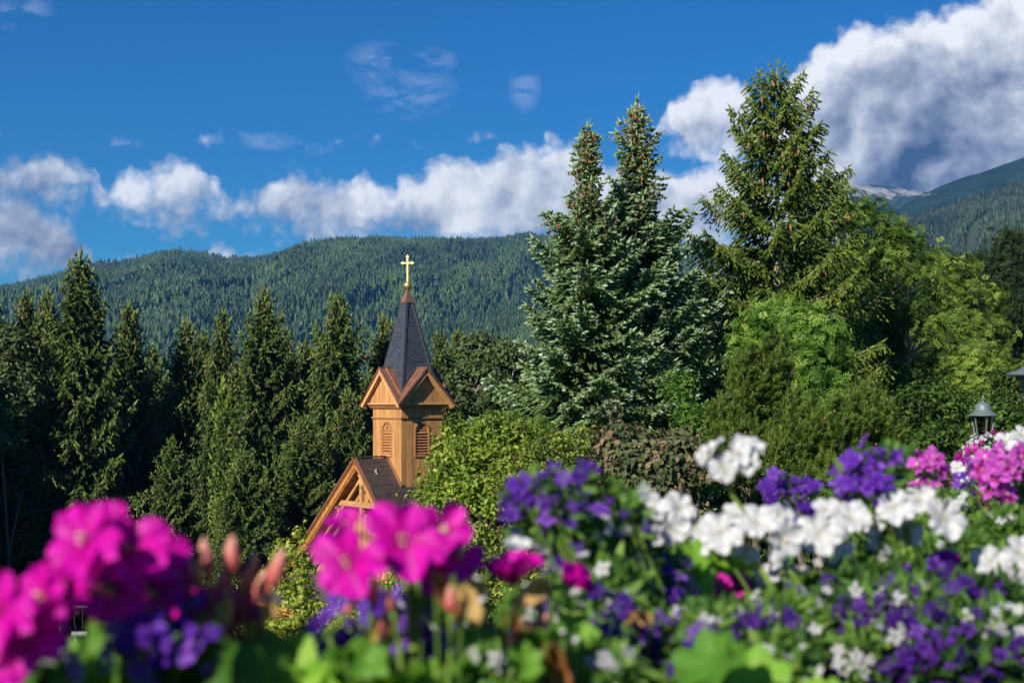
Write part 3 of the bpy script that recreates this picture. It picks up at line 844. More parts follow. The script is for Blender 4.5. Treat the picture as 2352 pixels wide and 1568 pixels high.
    xl = -SL[0] * (zr - zb) / (zr - SL[1]); xr = SR[0] * (zr - zb) / (zr - SR[1])
    box(t, (xl + .12, yt - .10, zb - .15), (xr - .12, yt + .08, zb + .10))
    box(t, (-.10, yt - .085, zb + .102), (.10, yt + .085, zr - .3))
    box(t, (-.10, yt - .085, zb - .48), (.10, yt + .085, zb - .152)); box(t, (-.07, yt - .06, zb - .60), (.07, yt + .06, zb - .482))
    t.build('gable_truss', WB, chapel)
    # entrance canopy in front of the gable
    c = Acc()
    hexa(c, [(-5.2, -5.6, .42), (4.4, -5.6, .42), (4.4, -2.6, 1.62), (-5.2, -2.6, 1.62), (-5.2, -5.6, .50), (4.4, -5.6, .50), (4.4, -2.6, 1.72), (-5.2, -2.6, 1.72)])
    cp = c.build('canopy_roof', shingle('canopy_shingles', (.045, .04, .042), (.07, .062, .06), .07, .4, 'x', .55), chapel)
    e = Acc()
    box(e, (-5.25, -5.68, .28), (4.4, -5.61, .46)); hexa(e, [(-5.30, -5.6, .22), (-5.21, -5.6, .22), (-5.21, -2.6, 1.45), (-5.30, -2.6, 1.45), (-5.30, -5.6, .50), (-5.21, -5.6, .50), (-5.21, -2.6, 1.73), (-5.30, -2.6, 1.73)])
    for xx in (-2.4, 2.0):
        box(e, (xx - .09, -5.5, -3.2), (xx + .09, -5.32, .36))
    box(e, (-5.2, -5.5, .1), (4.3, -5.34, .28))
    e.build('canopy_frame', WO, cp)


nave()
# ------------------------------------------------------------------ plant templates
def spindle(sides=3, mid=.32, tip=1.0):
    V = [(0, 0, 0)] + [(math.cos(2 * math.pi * i / sides), math.sin(2 * math.pi * i / sides), mid) for i in range(sides)] + [(0, 0, tip)]
    T = []
    for i in range(sides):
        j = (i + 1) % sides
        T += [(0, 1 + j, 1 + i), (1 + i, 1 + j, sides + 1)]
    return np.array(V, float), np.array(T)


SHOOT = spindle(3)
SHOOT_T = np.array([-.10, 0, 0, 0, .22])


def brush(n=14, seed=1, ang=50):
    "needle brush: thin triangles standing off an axis"
    r = np.random.default_rng(seed); V = []; T = []
    for i in range(n):
        z = .02 + .8 * i / n; a = i * 2.4; c, s = math.cos(a), math.sin(a)
        o = math.cos(R(ang)) * .45; w = .16
        b = len(V)
        V += [(-s * w, c * w, z), (s * w, -c * w, z), (c * 1.0, s * 1.0, z + .42 * r.uniform(.8, 1.2))]
        T.append((b, b + 1, b + 2))
    b = len(V); V += [(.2, 0, .5), (-.2, .1, .5), (0, 0, 1.15)]; T.append((b, b + 1, b + 2))
    return np.array(V, float), np.array(T)


BRUSH = brush(12)
BRUSH_T = np.where(BRUSH[0][:, 2] > .45, .1, -.05)
LEAF = (np.array([(0, 0, 0), (.36, .10, .35), (0, 0, .5), (-.36, .10, .35), (.22, .03, .75), (-.22, .03, .75), (0, -.12, 1.0)], float),
        np.array([(0, 1, 2), (0, 2, 3), (1, 4, 2), (2, 4, 6), (2, 6, 5), (2, 5, 3)]))


def pinnate(n=4):
    V = []; T = []
    for i in range(n):
        z = .15 + .7 * i / n; l = .30
        for s in (-1, 1):
            b = len(V)
            V += [(0, 0, z), (s * l * .5, .04, z - .035), (s * l * 1.25, -.05, z + .10), (s * l * .5, .02, z + .12)]
            T += [(b, b + 1, b + 2), (b, b + 2, b + 3)]
    b = len(V); V += [(0, 0, .72), (-.08, 0, .86), (0, -.03, 1.05), (.08, 0, .86)]; T += [(b, b + 1, b + 2), (b, b + 2, b + 3)]
    return np.array(V, float), np.array(T)


PINN = pinnate()


def palm5():
    V = [(0, 0, .1)]; T = []
    for i, (a, l) in enumerate(((-100, .45), (-50, .75), (0, 1), (50, .75), (100, .45))):
        b = len(V); a = R(a)
        for da, q in ((-.22, .55), (0, 1), (.22, .55)):
            V.append((math.sin(a + da) * l * q * .9, -.08 * q, .1 + math.cos(a + da) * l * q))
        T += [(0, b, b + 1), (0, b + 1, b + 2)]
    for i in range(4): T.append((0, 3 + 3 * i, 4 + 3 * i))
    return np.array(V, float), np.array(T)


PALM = palm5()
PRISM = (np.array([(math.cos(a), math.sin(a), 0) for a in (0, 2.09, 4.19)] + [(.6 * math.cos(a), .6 * math.sin(a), 1) for a in (0, 2.09, 4.19)]),
         np.array([(0, 1, 4), (0, 4, 3), (1, 2, 5), (1, 5, 4), (2, 0, 3), (2, 3, 5)]))


# ------------------------------------------------------------------ spruce
def spruce(H, z0, rf, mats, name, nb=120, ds=.16, ds2=.11, shoot=.16, sw=.030, hang=.5, top_el=45, low_el=-8, droop=.5, tip=.35, seed=1,
           cones=0, cone_zone=(.55, .97), cone_len=.14, blue=False, trunk_r=.2, azbias=None, whorl=.42, parent_label=None, l2max=1.0, bare=None, core=2600, corew=.10, flat=0):
    "returns list of (part name, mesh)"
    r = np.random.default_rng(seed)
    crown = Acc(); wood_ = Acc(); tube(wood_, [(0, 0, -1.5), (0, 0, z0), (.03, .02, H * .5), (0, 0, H * .8), (0, 0, H)], [trunk_r * 1.1, trunk_r, trunk_r * .6, trunk_r * .28, .012], 8)
    PP = []; DD = []; LL = []; TN = []; cpos = []
    wp = []; wd = []; wl = []; wr = []
    for i in range(nb):
        t = ((i + .5) / nb) ** .85
        h = z0 + (H - z0) * t * .985
        h = round(h / whorl) * whorl + r.normal(0, .07) if t < .93 else h
        h = min(max(h, z0), H * .992)
        az = i * 2.39996 + r.normal(0, .3)
        L = rf(h) * (r.uniform(.72, 1.12) if not blue else r.uniform(.78, 1.22))
        if azbias is not None: L *= azbias(az, h)
        if L < .12: L = .12
        q = (h - z0) / (H - z0)
        el = R(low_el + (top_el - low_el) * max(0, q) ** 2.2 + r.normal(0, 5))
        dh = np.array([math.cos(az), math.sin(az), 0])
        n = max(3, int(L / ds)); s = np.linspace(.10, 1, n)
        dr = droop * (1 - q * .8)
        zz = L * (math.tan(el) * s - dr * s ** 2 * .55 + tip * s ** 3.5 * .5)
        wob = np.cumsum(r.normal(0, .035, n)) * L * .3
        sd = np.array([-dh[1], dh[0], 0])
        p = np.array([0, 0, h]) + dh * (L * s * math.cos(el) ** .5)[:, None] + sd * wob[:, None]; p[:, 2] += zz
        tg = nrm(np.gradient(p, axis=0))
        # limb wood
        k = np.arange(0, n - 1); wp.append(p[k]); wd.append(p[k + 1] - p[k]); wl.append(np.linalg.norm(p[k + 1] - p[k], axis=1)); wr.append((.010 + .022 * (L / 3)) * (1 - s[k] * .8))
        # leader shoot
        PP.append(p[-1:]); DD.append(tg[-1:] + [[0, 0, .25]]); LL.append([shoot * 1.7]); TN.append([.72])
        for sg in (-1, 1):
            l2 = np.minimum((.46 * L * (1 - s) + .10 * L * np.sqrt(s) + .10), l2max) * r.uniform(.6, 1.15, n)
            hg = hang * r.uniform(.5, 1.4, n)
            d2 = nrm(tg * r.uniform(.45, .8, n)[:, None] + sd * sg * r.uniform(.6, 1, n)[:, None] - np.array([0, 0, 1]) * hg[:, None] * .7)
            mm = max(2, int(math.ceil(l2.max() / ds2)))
            for j in range(mm):
                f = (j + r.uniform(.3, 1.0)) / mm
                ok = r.uniform(size=n) < .94
                if bare is not None: ok &= r.uniform(size=n) > bare * (1 - s) * (j < mm - 1)
                if l2.max() * f < 0: continue
                pos = p + d2 * (l2 * f)[:, None]; pos[:, 2] -= hang * l2 * f * f * .55
                lat = np.where(r.uniform(size=n) < .5, -1, 1)
                ax = nrm(np.cross(d2, [0, 0, 1.]))
                dirs = d2 * .9 + ax * (lat * r.uniform(.1, .8, n))[:, None] + r.normal(0, .22, (n, 3)) - np.array([0, 0, 1]) * (hang * .8 - (.30 if blue else .0)) * r.uniform(.4, 1.3, n)[:, None]
                PP.append(pos[ok]); DD.append(dirs[ok]); LL.append((shoot * r.uniform(.7, 1.35, n))[ok])
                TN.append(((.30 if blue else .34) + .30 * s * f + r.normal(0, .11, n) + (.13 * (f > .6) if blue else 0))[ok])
        # shoots on the limb itself
        for _ in range(2):
            dirs = tg * .8 + r.normal(0, .5, (n, 3)) + [0, 0, .25]
            PP.append(p + r.normal(0, .02, (n, 3))); DD.append(dirs); LL.append(shoot * r.uniform(.7, 1.2, n)); TN.append(.32 + .3 * s + r.normal(0, .1, n))
        if cones and cone_zone[0] < h / H < cone_zone[1]:
            kk = r.integers(max(1, n // 3), n, size=r.poisson(cones))
            for c in kk: cpos.append(p[c] + (r.normal(0, .07, 3) + dh * L * r.uniform(-.1, .25) if blue else r.normal(0, .09, 3) - [0, 0, .10]))
    # dim inner twigs close to the trunk
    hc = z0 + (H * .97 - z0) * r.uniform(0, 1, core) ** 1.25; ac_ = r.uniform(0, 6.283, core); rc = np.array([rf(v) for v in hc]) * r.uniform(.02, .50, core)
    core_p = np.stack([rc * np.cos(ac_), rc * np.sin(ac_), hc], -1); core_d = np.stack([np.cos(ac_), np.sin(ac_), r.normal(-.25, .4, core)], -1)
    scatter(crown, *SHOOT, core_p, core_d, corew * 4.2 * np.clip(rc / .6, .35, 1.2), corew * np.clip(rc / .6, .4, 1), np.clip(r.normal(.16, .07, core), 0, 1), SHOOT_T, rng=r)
    # leader
    tt = np.linspace(H * .93, H, 10); PP.append(np.stack([tt * 0, tt * 0, tt], -1)); DD.append(r.normal(0, .7, (10, 3)) + [0, 0, .8]); LL.append(np.full(10, shoot)); TN.append(np.full(10, .6))
    for q in range(3):
        a = q * 2.1; PP.append(np.array([[0, 0, H - .08]])); DD.append(np.array([[.22 * math.cos(a), .22 * math.sin(a), 1.]])); LL.append([shoot * (2.6 - q * .5)]); TN.append([.6])
    P_ = np.concatenate(PP); D_ = np.concatenate(DD); L_ = np.concatenate([np.asarray(v, float) for v in LL]); T_ = np.clip(np.concatenate([np.asarray(v, float) for v in TN]), 0, 1)
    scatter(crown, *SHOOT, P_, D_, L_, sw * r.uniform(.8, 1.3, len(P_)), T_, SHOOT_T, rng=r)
    scatter(wood_, *PRISM, np.concatenate(wp), np.concatenate(wd), np.concatenate(wl) * 1.03, np.concatenate(wr), .5, rng=r)
    parts = [('crown', crown.mesh(name + '_crown', mats[0])), ('trunk', wood_.mesh(name + '_trunk', mats[1]))]
    if cpos:
        cp = np.array(cpos); ca = Acc(); sh = spindle(5, .45)
        scatter(ca, *sh, cp, np.tile([0, 0, -1.], (len(cp), 1)) + r.normal(0, .14 if not blue else .5, (len(cp), 3)), cone_len * r.uniform(.7, 1.2, len(cp)), cone_len * .17, r.uniform(0, 1, len(cp)), rng=r)
        parts.append(('cones', ca.mesh(name + '_cones', MAT['cone'])))
    return parts


def place(name, parts, loc, rz, scale, label, cat, group=None):
    e = empty(name, loc, rz, label, cat, group); e.scale = scale
    for pn, me in parts:
        o = link(pn, me, e)
        if pn == 'cones': o['kind'] = 'stuff'
    return e


def prof(pts):
    zs = [p[0] for p in pts]; rs = [p[1] for p in pts]
    return lambda h: float(np.interp(h, zs, rs))


def hgt(dy, D): return EYE + (HZ - dy * K) / F * D


def spruce_at(label, gx, gy_top, D, rows, **kw):
    "rows: list of (grid y, grid half width)"
    x = (gx * K - 512) / F * D; g = float(ground_h(x, D)); top = hgt(gy_top, D)
    pts = sorted([(hgt(y, D) - g, M(w, D)) for y, w in rows] + [(top - g, .05)])
    H = top - g
    parts = spruce(H, kw.pop('z0', 1.0), prof([(0, pts[0][1])] + pts), **kw)
    return place('spruce', parts, (x, D, g), 0, (1, 1, 1), label, 'tree')


# the two blue spruces
BL = dict(mats=(MAT['blue'], MAT['bark']), blue=True, hang=.34, shoot=.135, sw=.036, ds=.095, ds2=.09, core=6500, corew=.095, cones=11, cone_zone=(.78, .99), cone_len=.12, droop=.45, tip=.5, low_el=-6, top_el=42)
spruce_at('left and lower of the two tall silvery blue spruces right of the chapel', 1350, 292, 37.5,
          [(1100, 180), (1000, 225), (930, 205), (870, 180), (850, 165), (760, 140), (700, 150), (640, 112), (560, 98), (525, 66), (490, 48), (450, 28), (400, 34), (350, 25), (325, 11), (305, 4)],
          name='blue_spruce', nb=215, seed=5, **BL)
spruce_at('right of the two tall silvery blue spruces, with the taller tip full of brown cones', 1462, 232, 39.5,
          [(1100, 200), (1000, 210), (900, 205), (820, 190), (740, 180), (660, 150), (600, 132), (540, 108), (490, 70), (430, 46), (360, 48), (300, 27), (268, 11), (245, 4)],
          name='tall_blue_spruce', nb=235, seed=8, **BL)
# the Norway spruce
spruce_at('tall open dark green spruce with hanging twigs and orange cones, right of the blue spruces', 1785, 150, 42,
          [(1150, 210), (950, 235), (850, 245), (720, 235), (640, 225), (560, 205), (500, 185), (440, 150), (390, 140), (330, 112), (280, 92), (230, 68), (190, 42), (165, 18)],
          name='norway_spruce', mats=(MAT['norway'], MAT['bark_pale']), nb=185, seed=21, hang=.8, shoot=.145, sw=.028, ds=.085, ds2=.085, core=5200, corew=.075, cones=2.4, cone_zone=(.3, .97), cone_len=.23,
          droop=.30, tip=.5, low_el=-6, top_el=24, trunk_r=.27, whorl=.6, l2max=.55, bare=.0)

# ------------------------------------------------------------------ the spruce stand at the left
protos = []
for k, (sh, nb, hg, rr, cn) in enumerate(((.24, 118, .75, 3.3, 1.6), (.23, 122, .9, 3.0, 2.6), (.25, 110, .6, 3.7, .9), (.23, 118, .95, 2.8, 3.0), (.24, 114, .8, 3.4, 1.0))):
    rf = prof([(0, rr), (4, rr * 1.0), (8, rr * .80), (11.5, rr * .56), (14, rr * .34), (15.3, rr * .14), (16, .04)])
    protos.append(spruce(16, .8, rf, (MAT['forest'], MAT['bark']), 'forest_spruce', nb=nb, seed=60 + k, hang=hg, shoot=sh, sw=.058, ds=.17, ds2=.15, core=4200, corew=.15, cones=cn, cone_zone=(.6, .97), cone_len=.24,
                         droop=.35, tip=.5, low_el=-14, top_el=45, trunk_r=.2, l2max=.9, whorl=.62))
FOREST = [  # grid x, grid y of the tip, distance, prototype, width, label
    (62, 672, 84, 1, .9, 'cone-hung spruce second from the left edge with a ragged tip'),
    (-22, 690, 82, 0, 1.05, 'spruce cut by the left edge of the view'),
    (108, 672, 90, 3, .95, 'spruce with many cones just left of the tallest spruce of the stand'),
    (187, 588, 82, 2, 1.0, 'tallest and broadest spruce of the left stand, its tip above the ridge'),
    (297, 702, 88, 3, 1.05, 'crooked open spruce with cones just right of the tallest left spruce'),
    (355, 805, 98, 0, .85, 'low spruce in the dip between two cone-hung spruces'),
    (428, 742, 88, 1, 1.0, 'spruce with a thick cluster of cones near its blunt tip, left of the slender one'),
    (470, 770, 96, 4, .85, 'small spruce half hidden between the cone-hung one and the slender one'),
    (512, 718, 86, 3, .85, 'slender spruce with a long leader left of the bright broad one'),
    (606, 672, 84, 2, .92, 'bright broad spruce between the slender one and the chapel'),
    (655, 765, 92, 0, .85, 'small pale spruce at the right shoulder of the bright broad one'),
    (700, 790, 97, 4, .8, 'lowest spruce left of the rounded spruce beside the spire'),
    (778, 683, 82, 0, 1.05, 'full spruce with swept branches left of the slate spire'),
    (881, 728, 86, 1, .85, 'spruce heavy with cones touching the left side of the slate spire'),
    (1012, 765, 104, 4, .9, 'spruce rising just right of the slate spire'),
    (1052, 762, 112, 3, 1.1, 'dense cone-hung spruce second to the right of the spire'),
    (1105, 772, 106, 1, 1.3, 'rounded spruce in the middle of the group right of the spire'),
    (1165, 785, 112, 0, 1.2, 'spruce of the right-hand group nearest the blue spruces'),
    (962, 800, 108, 2, .9, 'spruce standing straight behind the slate spire'),
]
for i, (gx, gy, D, k, wd, lab) in enumerate(FOREST):
    x = (gx * K - 512) / F * D; g = float(ground_h(x, D)); H = hgt(gy, D) - g
    place('spruce', protos[k], (x, D, g), i * 1.7, (wd * 1.0, wd * 1.0, H / 16), lab, 'tree', 'spruces of the stand behind the chapel')
# inner rows of the stand, closing it off
rr = np.random.default_rng(3)
k = 0
for row, D in enumerate((93, 103)):
    for gx in np.arange(-60 + row * 45, 1240, 84):
        g_ = gx + rr.uniform(-16, 16); base = float(np.interp(g_, [-50, 180, 350, 480, 620, 780, 900, 1200], [760, 740, 860, 850, 800, 800, 850, 830])) + rr.uniform(0, 45)
        x = (g_ * K - 512) / F * D; g = float(ground_h(x, D)); H = hgt(base, D) - g
        place('spruce', protos[k % 5], (x, D + rr.uniform(-2, 2), g), k * 2.1, (1.1, 1.1, H / 16), 'one of the dim spruces filling the stand behind its front row', 'tree', 'spruces in the inner rows of the stand')
        k += 1

# low front spruces in shade, and the thin bright sapling
for i, (gx, gy, D, k, wd, lab) in enumerate([
        (395, 1010, 74, 0, .55, 'short dark spruce low in the shade left of the thin bright sapling'),
        (560, 1040, 72, 4, .6, 'short dark spruce low in the shade below the bright broad spruce'),
        (700, 960, 76, 2, .6, 'short spruce with swept tips standing left of the chapel porch gable'),
        (800, 900, 79, 1, .6, 'short spruce standing directly left of the chapel tower')]):
    x = (gx * K - 512) / F * D; g = float(ground_h(x, D)); H = hgt(gy, D) - g
    place('spruce', protos[k], (x, D, g), i * 1.3, (wd * 1.2, wd * 1.2, H / 16), lab, 'tree')
sp = spruce(9, .5, prof([(0, .5), (7, .55), (9, .05)]), (MAT['yellowgreen'], MAT['bark_pale']), 'sapling', nb=46, seed=99, hang=.3, shoot=.22, sw=.045, ds=.16, ds2=.2, droop=.2, tip=.3, low_el=10, trunk_r=.06)
x = (510 * K - 512) / F * 73; g = float(ground_h(x, 73)); place('spruce', sp, (x, 73, g), 0, (1, 1, (hgt(885, 73) - g) / 9), 'thin bright yellow-green spruce sapling in front of the dark stand', 'tree')

# unseen spruces added outside the view to shade the foot of the stand
for i, (x, y, H, k) in enumerate(((-33, 72, 19, 0), (-38, 78, 21, 2), (-32, 62, 17, 4), (-40, 67, 20, 1), (-30, 54, 15, 0))):
    place('spruce', protos[k], (x, y, float(ground_h(x, y))), i, (1.5, 1.5, H / 16), 'one of the unseen spruces added outside the left edge to shade the stand', 'tree', 'spruces outside the left edge')


# ------------------------------------------------------------------ broadleaf trees and shrubs
def ell(cx, cy, rx, ry, D, rz=None):
    c = P(cx, cy, D); return (np.array(c), np.array([M(rx, D), M(rz if rz else rx, D), M(ry, D)]))


def leafy(name, label, cat, ells, root, mats, tmpl, size, nclump, per, clump_r, seed, width=1.0, tone=(.45, .16), limbs=20, trunk_r=.12, tip=.25, updir=-.15, extra=None, inner=.72, top_only=False):
    r = np.random.default_rng(seed)
    vol = np.array([e[1].prod() ** (2 / 3) for e in ells]); pick = r.choice(len(ells), nclump, p=vol / vol.sum())
    C = np.array([e[0] for e in ells])[pick]; Rr = np.array([e[1] for e in ells])[pick]
    dirs = nrm(r.normal(size=(nclump, 3))); dirs[:, 2] = np.where(dirs[:, 2] < -.45, -dirs[:, 2], dirs[:, 2])
    rad = r.uniform(inner, 1.03, nclump) ** 1.0; rad = np.where(r.uniform(size=nclump) < .14, rad * r.uniform(1.04, 1.26, nclump), rad)
    cl = C + dirs * Rr * rad[:, None]
    N = nclump * per
    idx = np.repeat(np.arange(nclump), per)
    cr = clump_r * r.uniform(.6, 1.4, nclump)
    off = r.normal(0, .5, (N, 3)) * cr[idx][:, None] * [1, 1, .75]
    pos = cl[idx] + off
    nml = nrm(dirs[idx] * .5 + off / cr[idx][:, None] * .5 + r.normal(0, .55, (N, 3)) + [0, 0, .55])
    d = nrm(np.cross(nml, r.normal(size=(N, 3))) + [0, 0, updir])
    ctone = r.normal(0, tone[1] * .7, nclump)
    tn = np.clip(tone[0] + ctone[idx] + r.normal(0, tone[1], N), 0, 1)
    a = Acc(); s = size * r.uniform(.65, 1.3, N)
    scatter(a, *tmpl, pos, d, s, s * width, tn, normal=nml, rng=r)
    w = Acc(); root = np.array(root, float); cm = C.mean(0)
    ctr = np.array([e[0] for e in ells])
    fork = root + (cm - root) * .35
    tube(w, [root - [0, 0, .3], root + (fork - root) * .6 + [.05, 0, 0], fork], [trunk_r, trunk_r * .8, trunk_r * .65], 8)
    for e in ells:
        m = fork + (e[0] - fork) * .55 + r.normal(0, .12, 3) * np.linalg.norm(e[0] - fork) * .3
        tube(w, [fork, m, e[0]], [trunk_r * .6, trunk_r * .42, trunk_r * .25], 6)
    for j in r.choice(nclump, min(limbs * 3, nclump), replace=False):
        c = ctr[pick[j]]; m = c + (cl[j] - c) * .5 + r.normal(0, .08, 3) * np.linalg.norm(cl[j] - c)
        tube(w, [c, m, cl[j]], [trunk_r * .22, trunk_r * .13, trunk_r * .04], 4, cap=False)
    e = empty(name, tuple(root), 0, label, cat)
    for nm, ac, mt in (('crown', a, mats[0]), ('trunk', w, mats[1])):
        for V in ac.V: V -= root
        ac.build(nm, mt, e)
    if extra: extra(e, root, r, cl, dirs, cr)
    return e


def gnd(gx, D, dz=0):
    x = (gx * K - 512) / F * D; return (x, D, float(ground_h(x, D)) + dz)


def berries(col, size, frac, n, kind='berries', drop=.1):
    def f(e, root, r, cl, dirs, cr):
        k = r.choice(len(cl), int(len(cl) * frac), replace=False)
        pos = np.repeat(cl[k] + dirs[k] * cr[k][:, None] * .7, n, 0) + r.normal(0, drop, (len(k) * n, 3)) * [1, 1, .5]
        a = Acc(); scatter(a, *spindle(4, .5), pos, r.normal(size=pos.shape), size, size * .5, .5, rng=r)
        for V in a.V: V -= root
        o = a.build(kind, col, e); o['kind'] = 'stuff'
    return f


DARKBERRY = plain('dark_red_umbels', (.07, .02, .025), .7)
leafy('elder_shrub', 'bright green elder shrub in full sun hiding the foot of the chapel tower', 'shrub',
      [ell(1075, 1095, 92, 100, 30), ell(1120, 1220, 150, 150, 29.5), ell(1000, 1190, 50, 70, 30.5), ell(1150, 1020, 80, 55, 30.5), ell(1050, 1340, 150, 110, 29), ell(1045, 985, 30, 26, 30.4)], gnd(1080, 30), (MAT['elder'], MAT['bark']), LEAF, .105, 620, 46, .26, 31, width=.85, tone=(.50, .17),
      extra=berries(DARKBERRY, .03, .12, 14))
leafy('elder_shrub', 'yellowish elder shrub with dark berry umbels below the blue spruces', 'shrub',
      [ell(1290, 1050, 110, 55, 29), ell(1250, 1130, 90, 80, 28.5), ell(1340, 1130, 80, 70, 28.8), ell(1300, 1230, 140, 90, 28.6), ell(1230, 1420, 120, 130, 28.2)], gnd(1290, 29), (MAT['elder'], MAT['bark']), LEAF, .10, 430, 44, .24, 33, width=.8, tone=(.46, .2),
      extra=berries(DARKBERRY, .035, .3, 16))
leafy('shrub', 'pale green small-leaved shrub between the elder and the blue spruces', 'shrub',
      [ell(1150, 985, 45, 30, 33), ell(1215, 1005, 60, 32, 33), ell(1110, 1005, 45, 30, 33)], gnd(1170, 33), (MAT['rowan'], MAT['bark']), LEAF, .085, 150, 40, .22, 35, width=.8, tone=(.50, .15))
leafy('hazel_bush', 'hazel bush with bronze and dull green round leaves behind the white geraniums', 'shrub',
      [ell(1480, 1080, 120, 55, 26), ell(1430, 1020, 70, 40, 26.3), ell(1545, 1045, 60, 50, 26.3), ell(1480, 1150, 130, 60, 25.6), ell(1400, 945, 18, 14, 26.8), ell(1500, 1240, 150, 60, 25.4)], gnd(1480, 26), (MAT['hazel'], MAT['bark']), LEAF, .12, 270, 24, .24, 37, width=1.15, tone=(.5, .24), updir=-.5)
leafy('leafy_shrub', 'dark green climbing shrub in the shade right of the bronze hazel', 'shrub',
      [ell(1590, 1000, 45, 70, 30), ell(1560, 900, 40, 50, 33), ell(1600, 1090, 60, 60, 28)], gnd(1590, 30), (MAT['rowan'], MAT['bark']), LEAF, .09, 130, 28, .24, 39, width=.85, tone=(.32, .12))

leafy('ash_tree', 'large round-crowned ash tree right of the tall open spruce, in front of the mountains', 'tree',
      [ell(1960, 560, 105, 95, 52), ell(2040, 680, 120, 130, 51), ell(1930, 720, 130, 120, 52), ell(2090, 820, 130, 130, 50), ell(1960, 880, 150, 120, 51), ell(1870, 640, 90, 90, 54), ell(2010, 990, 180, 110, 50), ell(2085, 590, 45, 55, 51), ell(1925, 500, 45, 35, 52), ell(2070, 1100, 160, 90, 49)],
      gnd(2000, 52), (MAT['ash'], MAT['bark_pale']), PINN, .40, 560, 22, .52, 41, width=.85, tone=(.42, .17), limbs=34, trunk_r=.2)
leafy('rowan_tree', 'bright green rowan with feather-shaped leaves standing in front of the tall open spruce', 'tree',
      [ell(1790, 760, 70, 60, 36), ell(1860, 790, 75, 75, 35.5), ell(1810, 850, 85, 75, 35), ell(1745, 800, 45, 70, 36), ell(1900, 860, 50, 60, 35.5), ell(1840, 930, 90, 60, 35)],
      gnd(1830, 35), (MAT['rowan'], MAT['bark']), PINN, .30, 300, 20, .30, 43, width=.9, tone=(.5, .17), trunk_r=.14)
leafy('leafy_tree', 'yellow-green leafy tree lit by the sun between the ash and the dark pines', 'tree',
      [ell(2190, 640, 55, 50, 62), ell(2240, 700, 60, 60, 61), ell(2170, 720, 60, 70, 62), ell(2230, 790, 80, 60, 60), ell(2150, 800, 60, 60, 61)],
      gnd(2200, 62), (MAT['yellowgreen'], MAT['bark']), PINN, .42, 240, 22, .5, 45, width=.85, tone=(.42, .2), trunk_r=.22)
leafy('leafy_tree', 'low yellow-green leafy tree above the lamp at the right edge', 'tree',
      [ell(2250, 850, 60, 45, 48), ell(2300, 880, 50, 40, 47), ell(2200, 900, 60, 50, 48), ell(2330, 940, 50, 60, 46)],
      gnd(2260, 48), (MAT['yellowgreen'], MAT['bark']), PINN, .33, 170, 22, .42, 47, width=.85, tone=(.40, .2), trunk_r=.18)
leafy('dark_shrubbery', 'dark green shrubs in shade behind the lamp and the pink flower ball', 'shrub',
      [ell(2130, 950, 90, 60, 36), ell(2250, 980, 90, 60, 36), ell(2340, 1010, 60, 90, 35), ell(2150, 1050, 110, 70, 34), ell(2340, 900, 60, 60, 40)],
      gnd(2230, 36), (MAT['ash'], MAT['bark']), LEAF, .13, 330, 36, .36, 49, width=.8, tone=(.26, .14))


def pine(label, ells, root, seed, n=260):
    "dark pine: tufts of long needles at the ends of limbs"
    return leafy('pine_tree', label, 'tree', ells, root, (MAT['scots'], MAT['bark_red']), brush(9, seed), .32, n, 26, .42, seed, width=.55, tone=(.40, .17), limbs=26, trunk_r=.2, updir=.5)


pine('dark pine with the tallest crown, cut by the right edge of the view', [ell(2340, 600, 60, 60, 66), ell(2310, 690, 75, 70, 66), ell(2350, 760, 80, 70, 65), ell(2290, 830, 60, 60, 65), ell(2360, 860, 80, 80, 64)], gnd(2330, 66), 51, 300)
pine('dark pine with a pointed crown against the wooded slope', [ell(2262, 625, 30, 35, 72), ell(2258, 690, 42, 50, 72), ell(2250, 770, 55, 60, 72)], gnd(2258, 72), 53, 150)
pine('small dark pine just left of the pointed one', [ell(2205, 640, 26, 40, 78), ell(2208, 720, 40, 60, 78), ell(2215, 800, 45, 50, 78)], gnd(2206, 78), 55, 120)
pine('low spreading dark pine behind the ash tree', [ell(2140, 660, 40, 45, 80), ell(2130, 760, 60, 70, 80), ell(2100, 860, 80, 80, 78)], gnd(2130, 80), 57, 150)
leafy('leafy_tree', 'broad dim tree filling the gap between the tall open spruce and the ash', 'tree',
      [ell(1650, 760, 60, 90, 58), ell(1700, 880, 100, 110, 57), ell(1870, 900, 150, 120, 58), ell(1640, 900, 70, 90, 58)], gnd(1740, 58), (MAT['ash'], MAT['bark']), PINN, .4, 300, 22, .5, 59, width=.85, tone=(.36, .15), trunk_r=.25)
leafy('bushy_tree', 'pale bushy tree at the left edge among the spruces', 'tree',
      [ell(20, 820, 50, 70, 80), ell(40, 920, 60, 80, 80), ell(0, 1000, 60, 80, 79)], gnd(20, 80), (MAT['larch'], MAT['bark_pale']), LEAF, .28, 190, 34, .5, 61, width=.8, tone=(.5, .2), trunk_r=.10)
leafy('bushy_tree', 'pale bushy tree rising left of the blue spruces behind the tower', 'tree',
      [ell(1120, 830, 70, 55, 95), ell(1180, 850, 50, 60, 93), ell(1090, 900, 70, 70, 92)], gnd(1120, 95), (MAT['larch'], MAT['bark_pale']), LEAF, .30, 200, 34, .55, 63, width=.8, tone=(.42, .2), trunk_r=.2)
leafy('maple_sapling', 'young maple with yellow-green leaves before the lower left end of the gable', 'tree',
      [ell(655, 1290, 28, 55, 52), ell(690, 1240, 16, 30, 52), ell(625, 1330, 32, 35, 52), ell(680, 1370, 50, 60, 52), ell(720, 1420, 60, 45, 52), ell(640, 1440, 50, 40, 52), ell(700, 1300, 30, 40, 52)],
      gnd(675, 52), (MAT['maple'], MAT['bark']), PALM, .17, 190, 16, .30, 65, width=1, tone=(.5, .2), trunk_r=.06, updir=-.4, inner=.3)
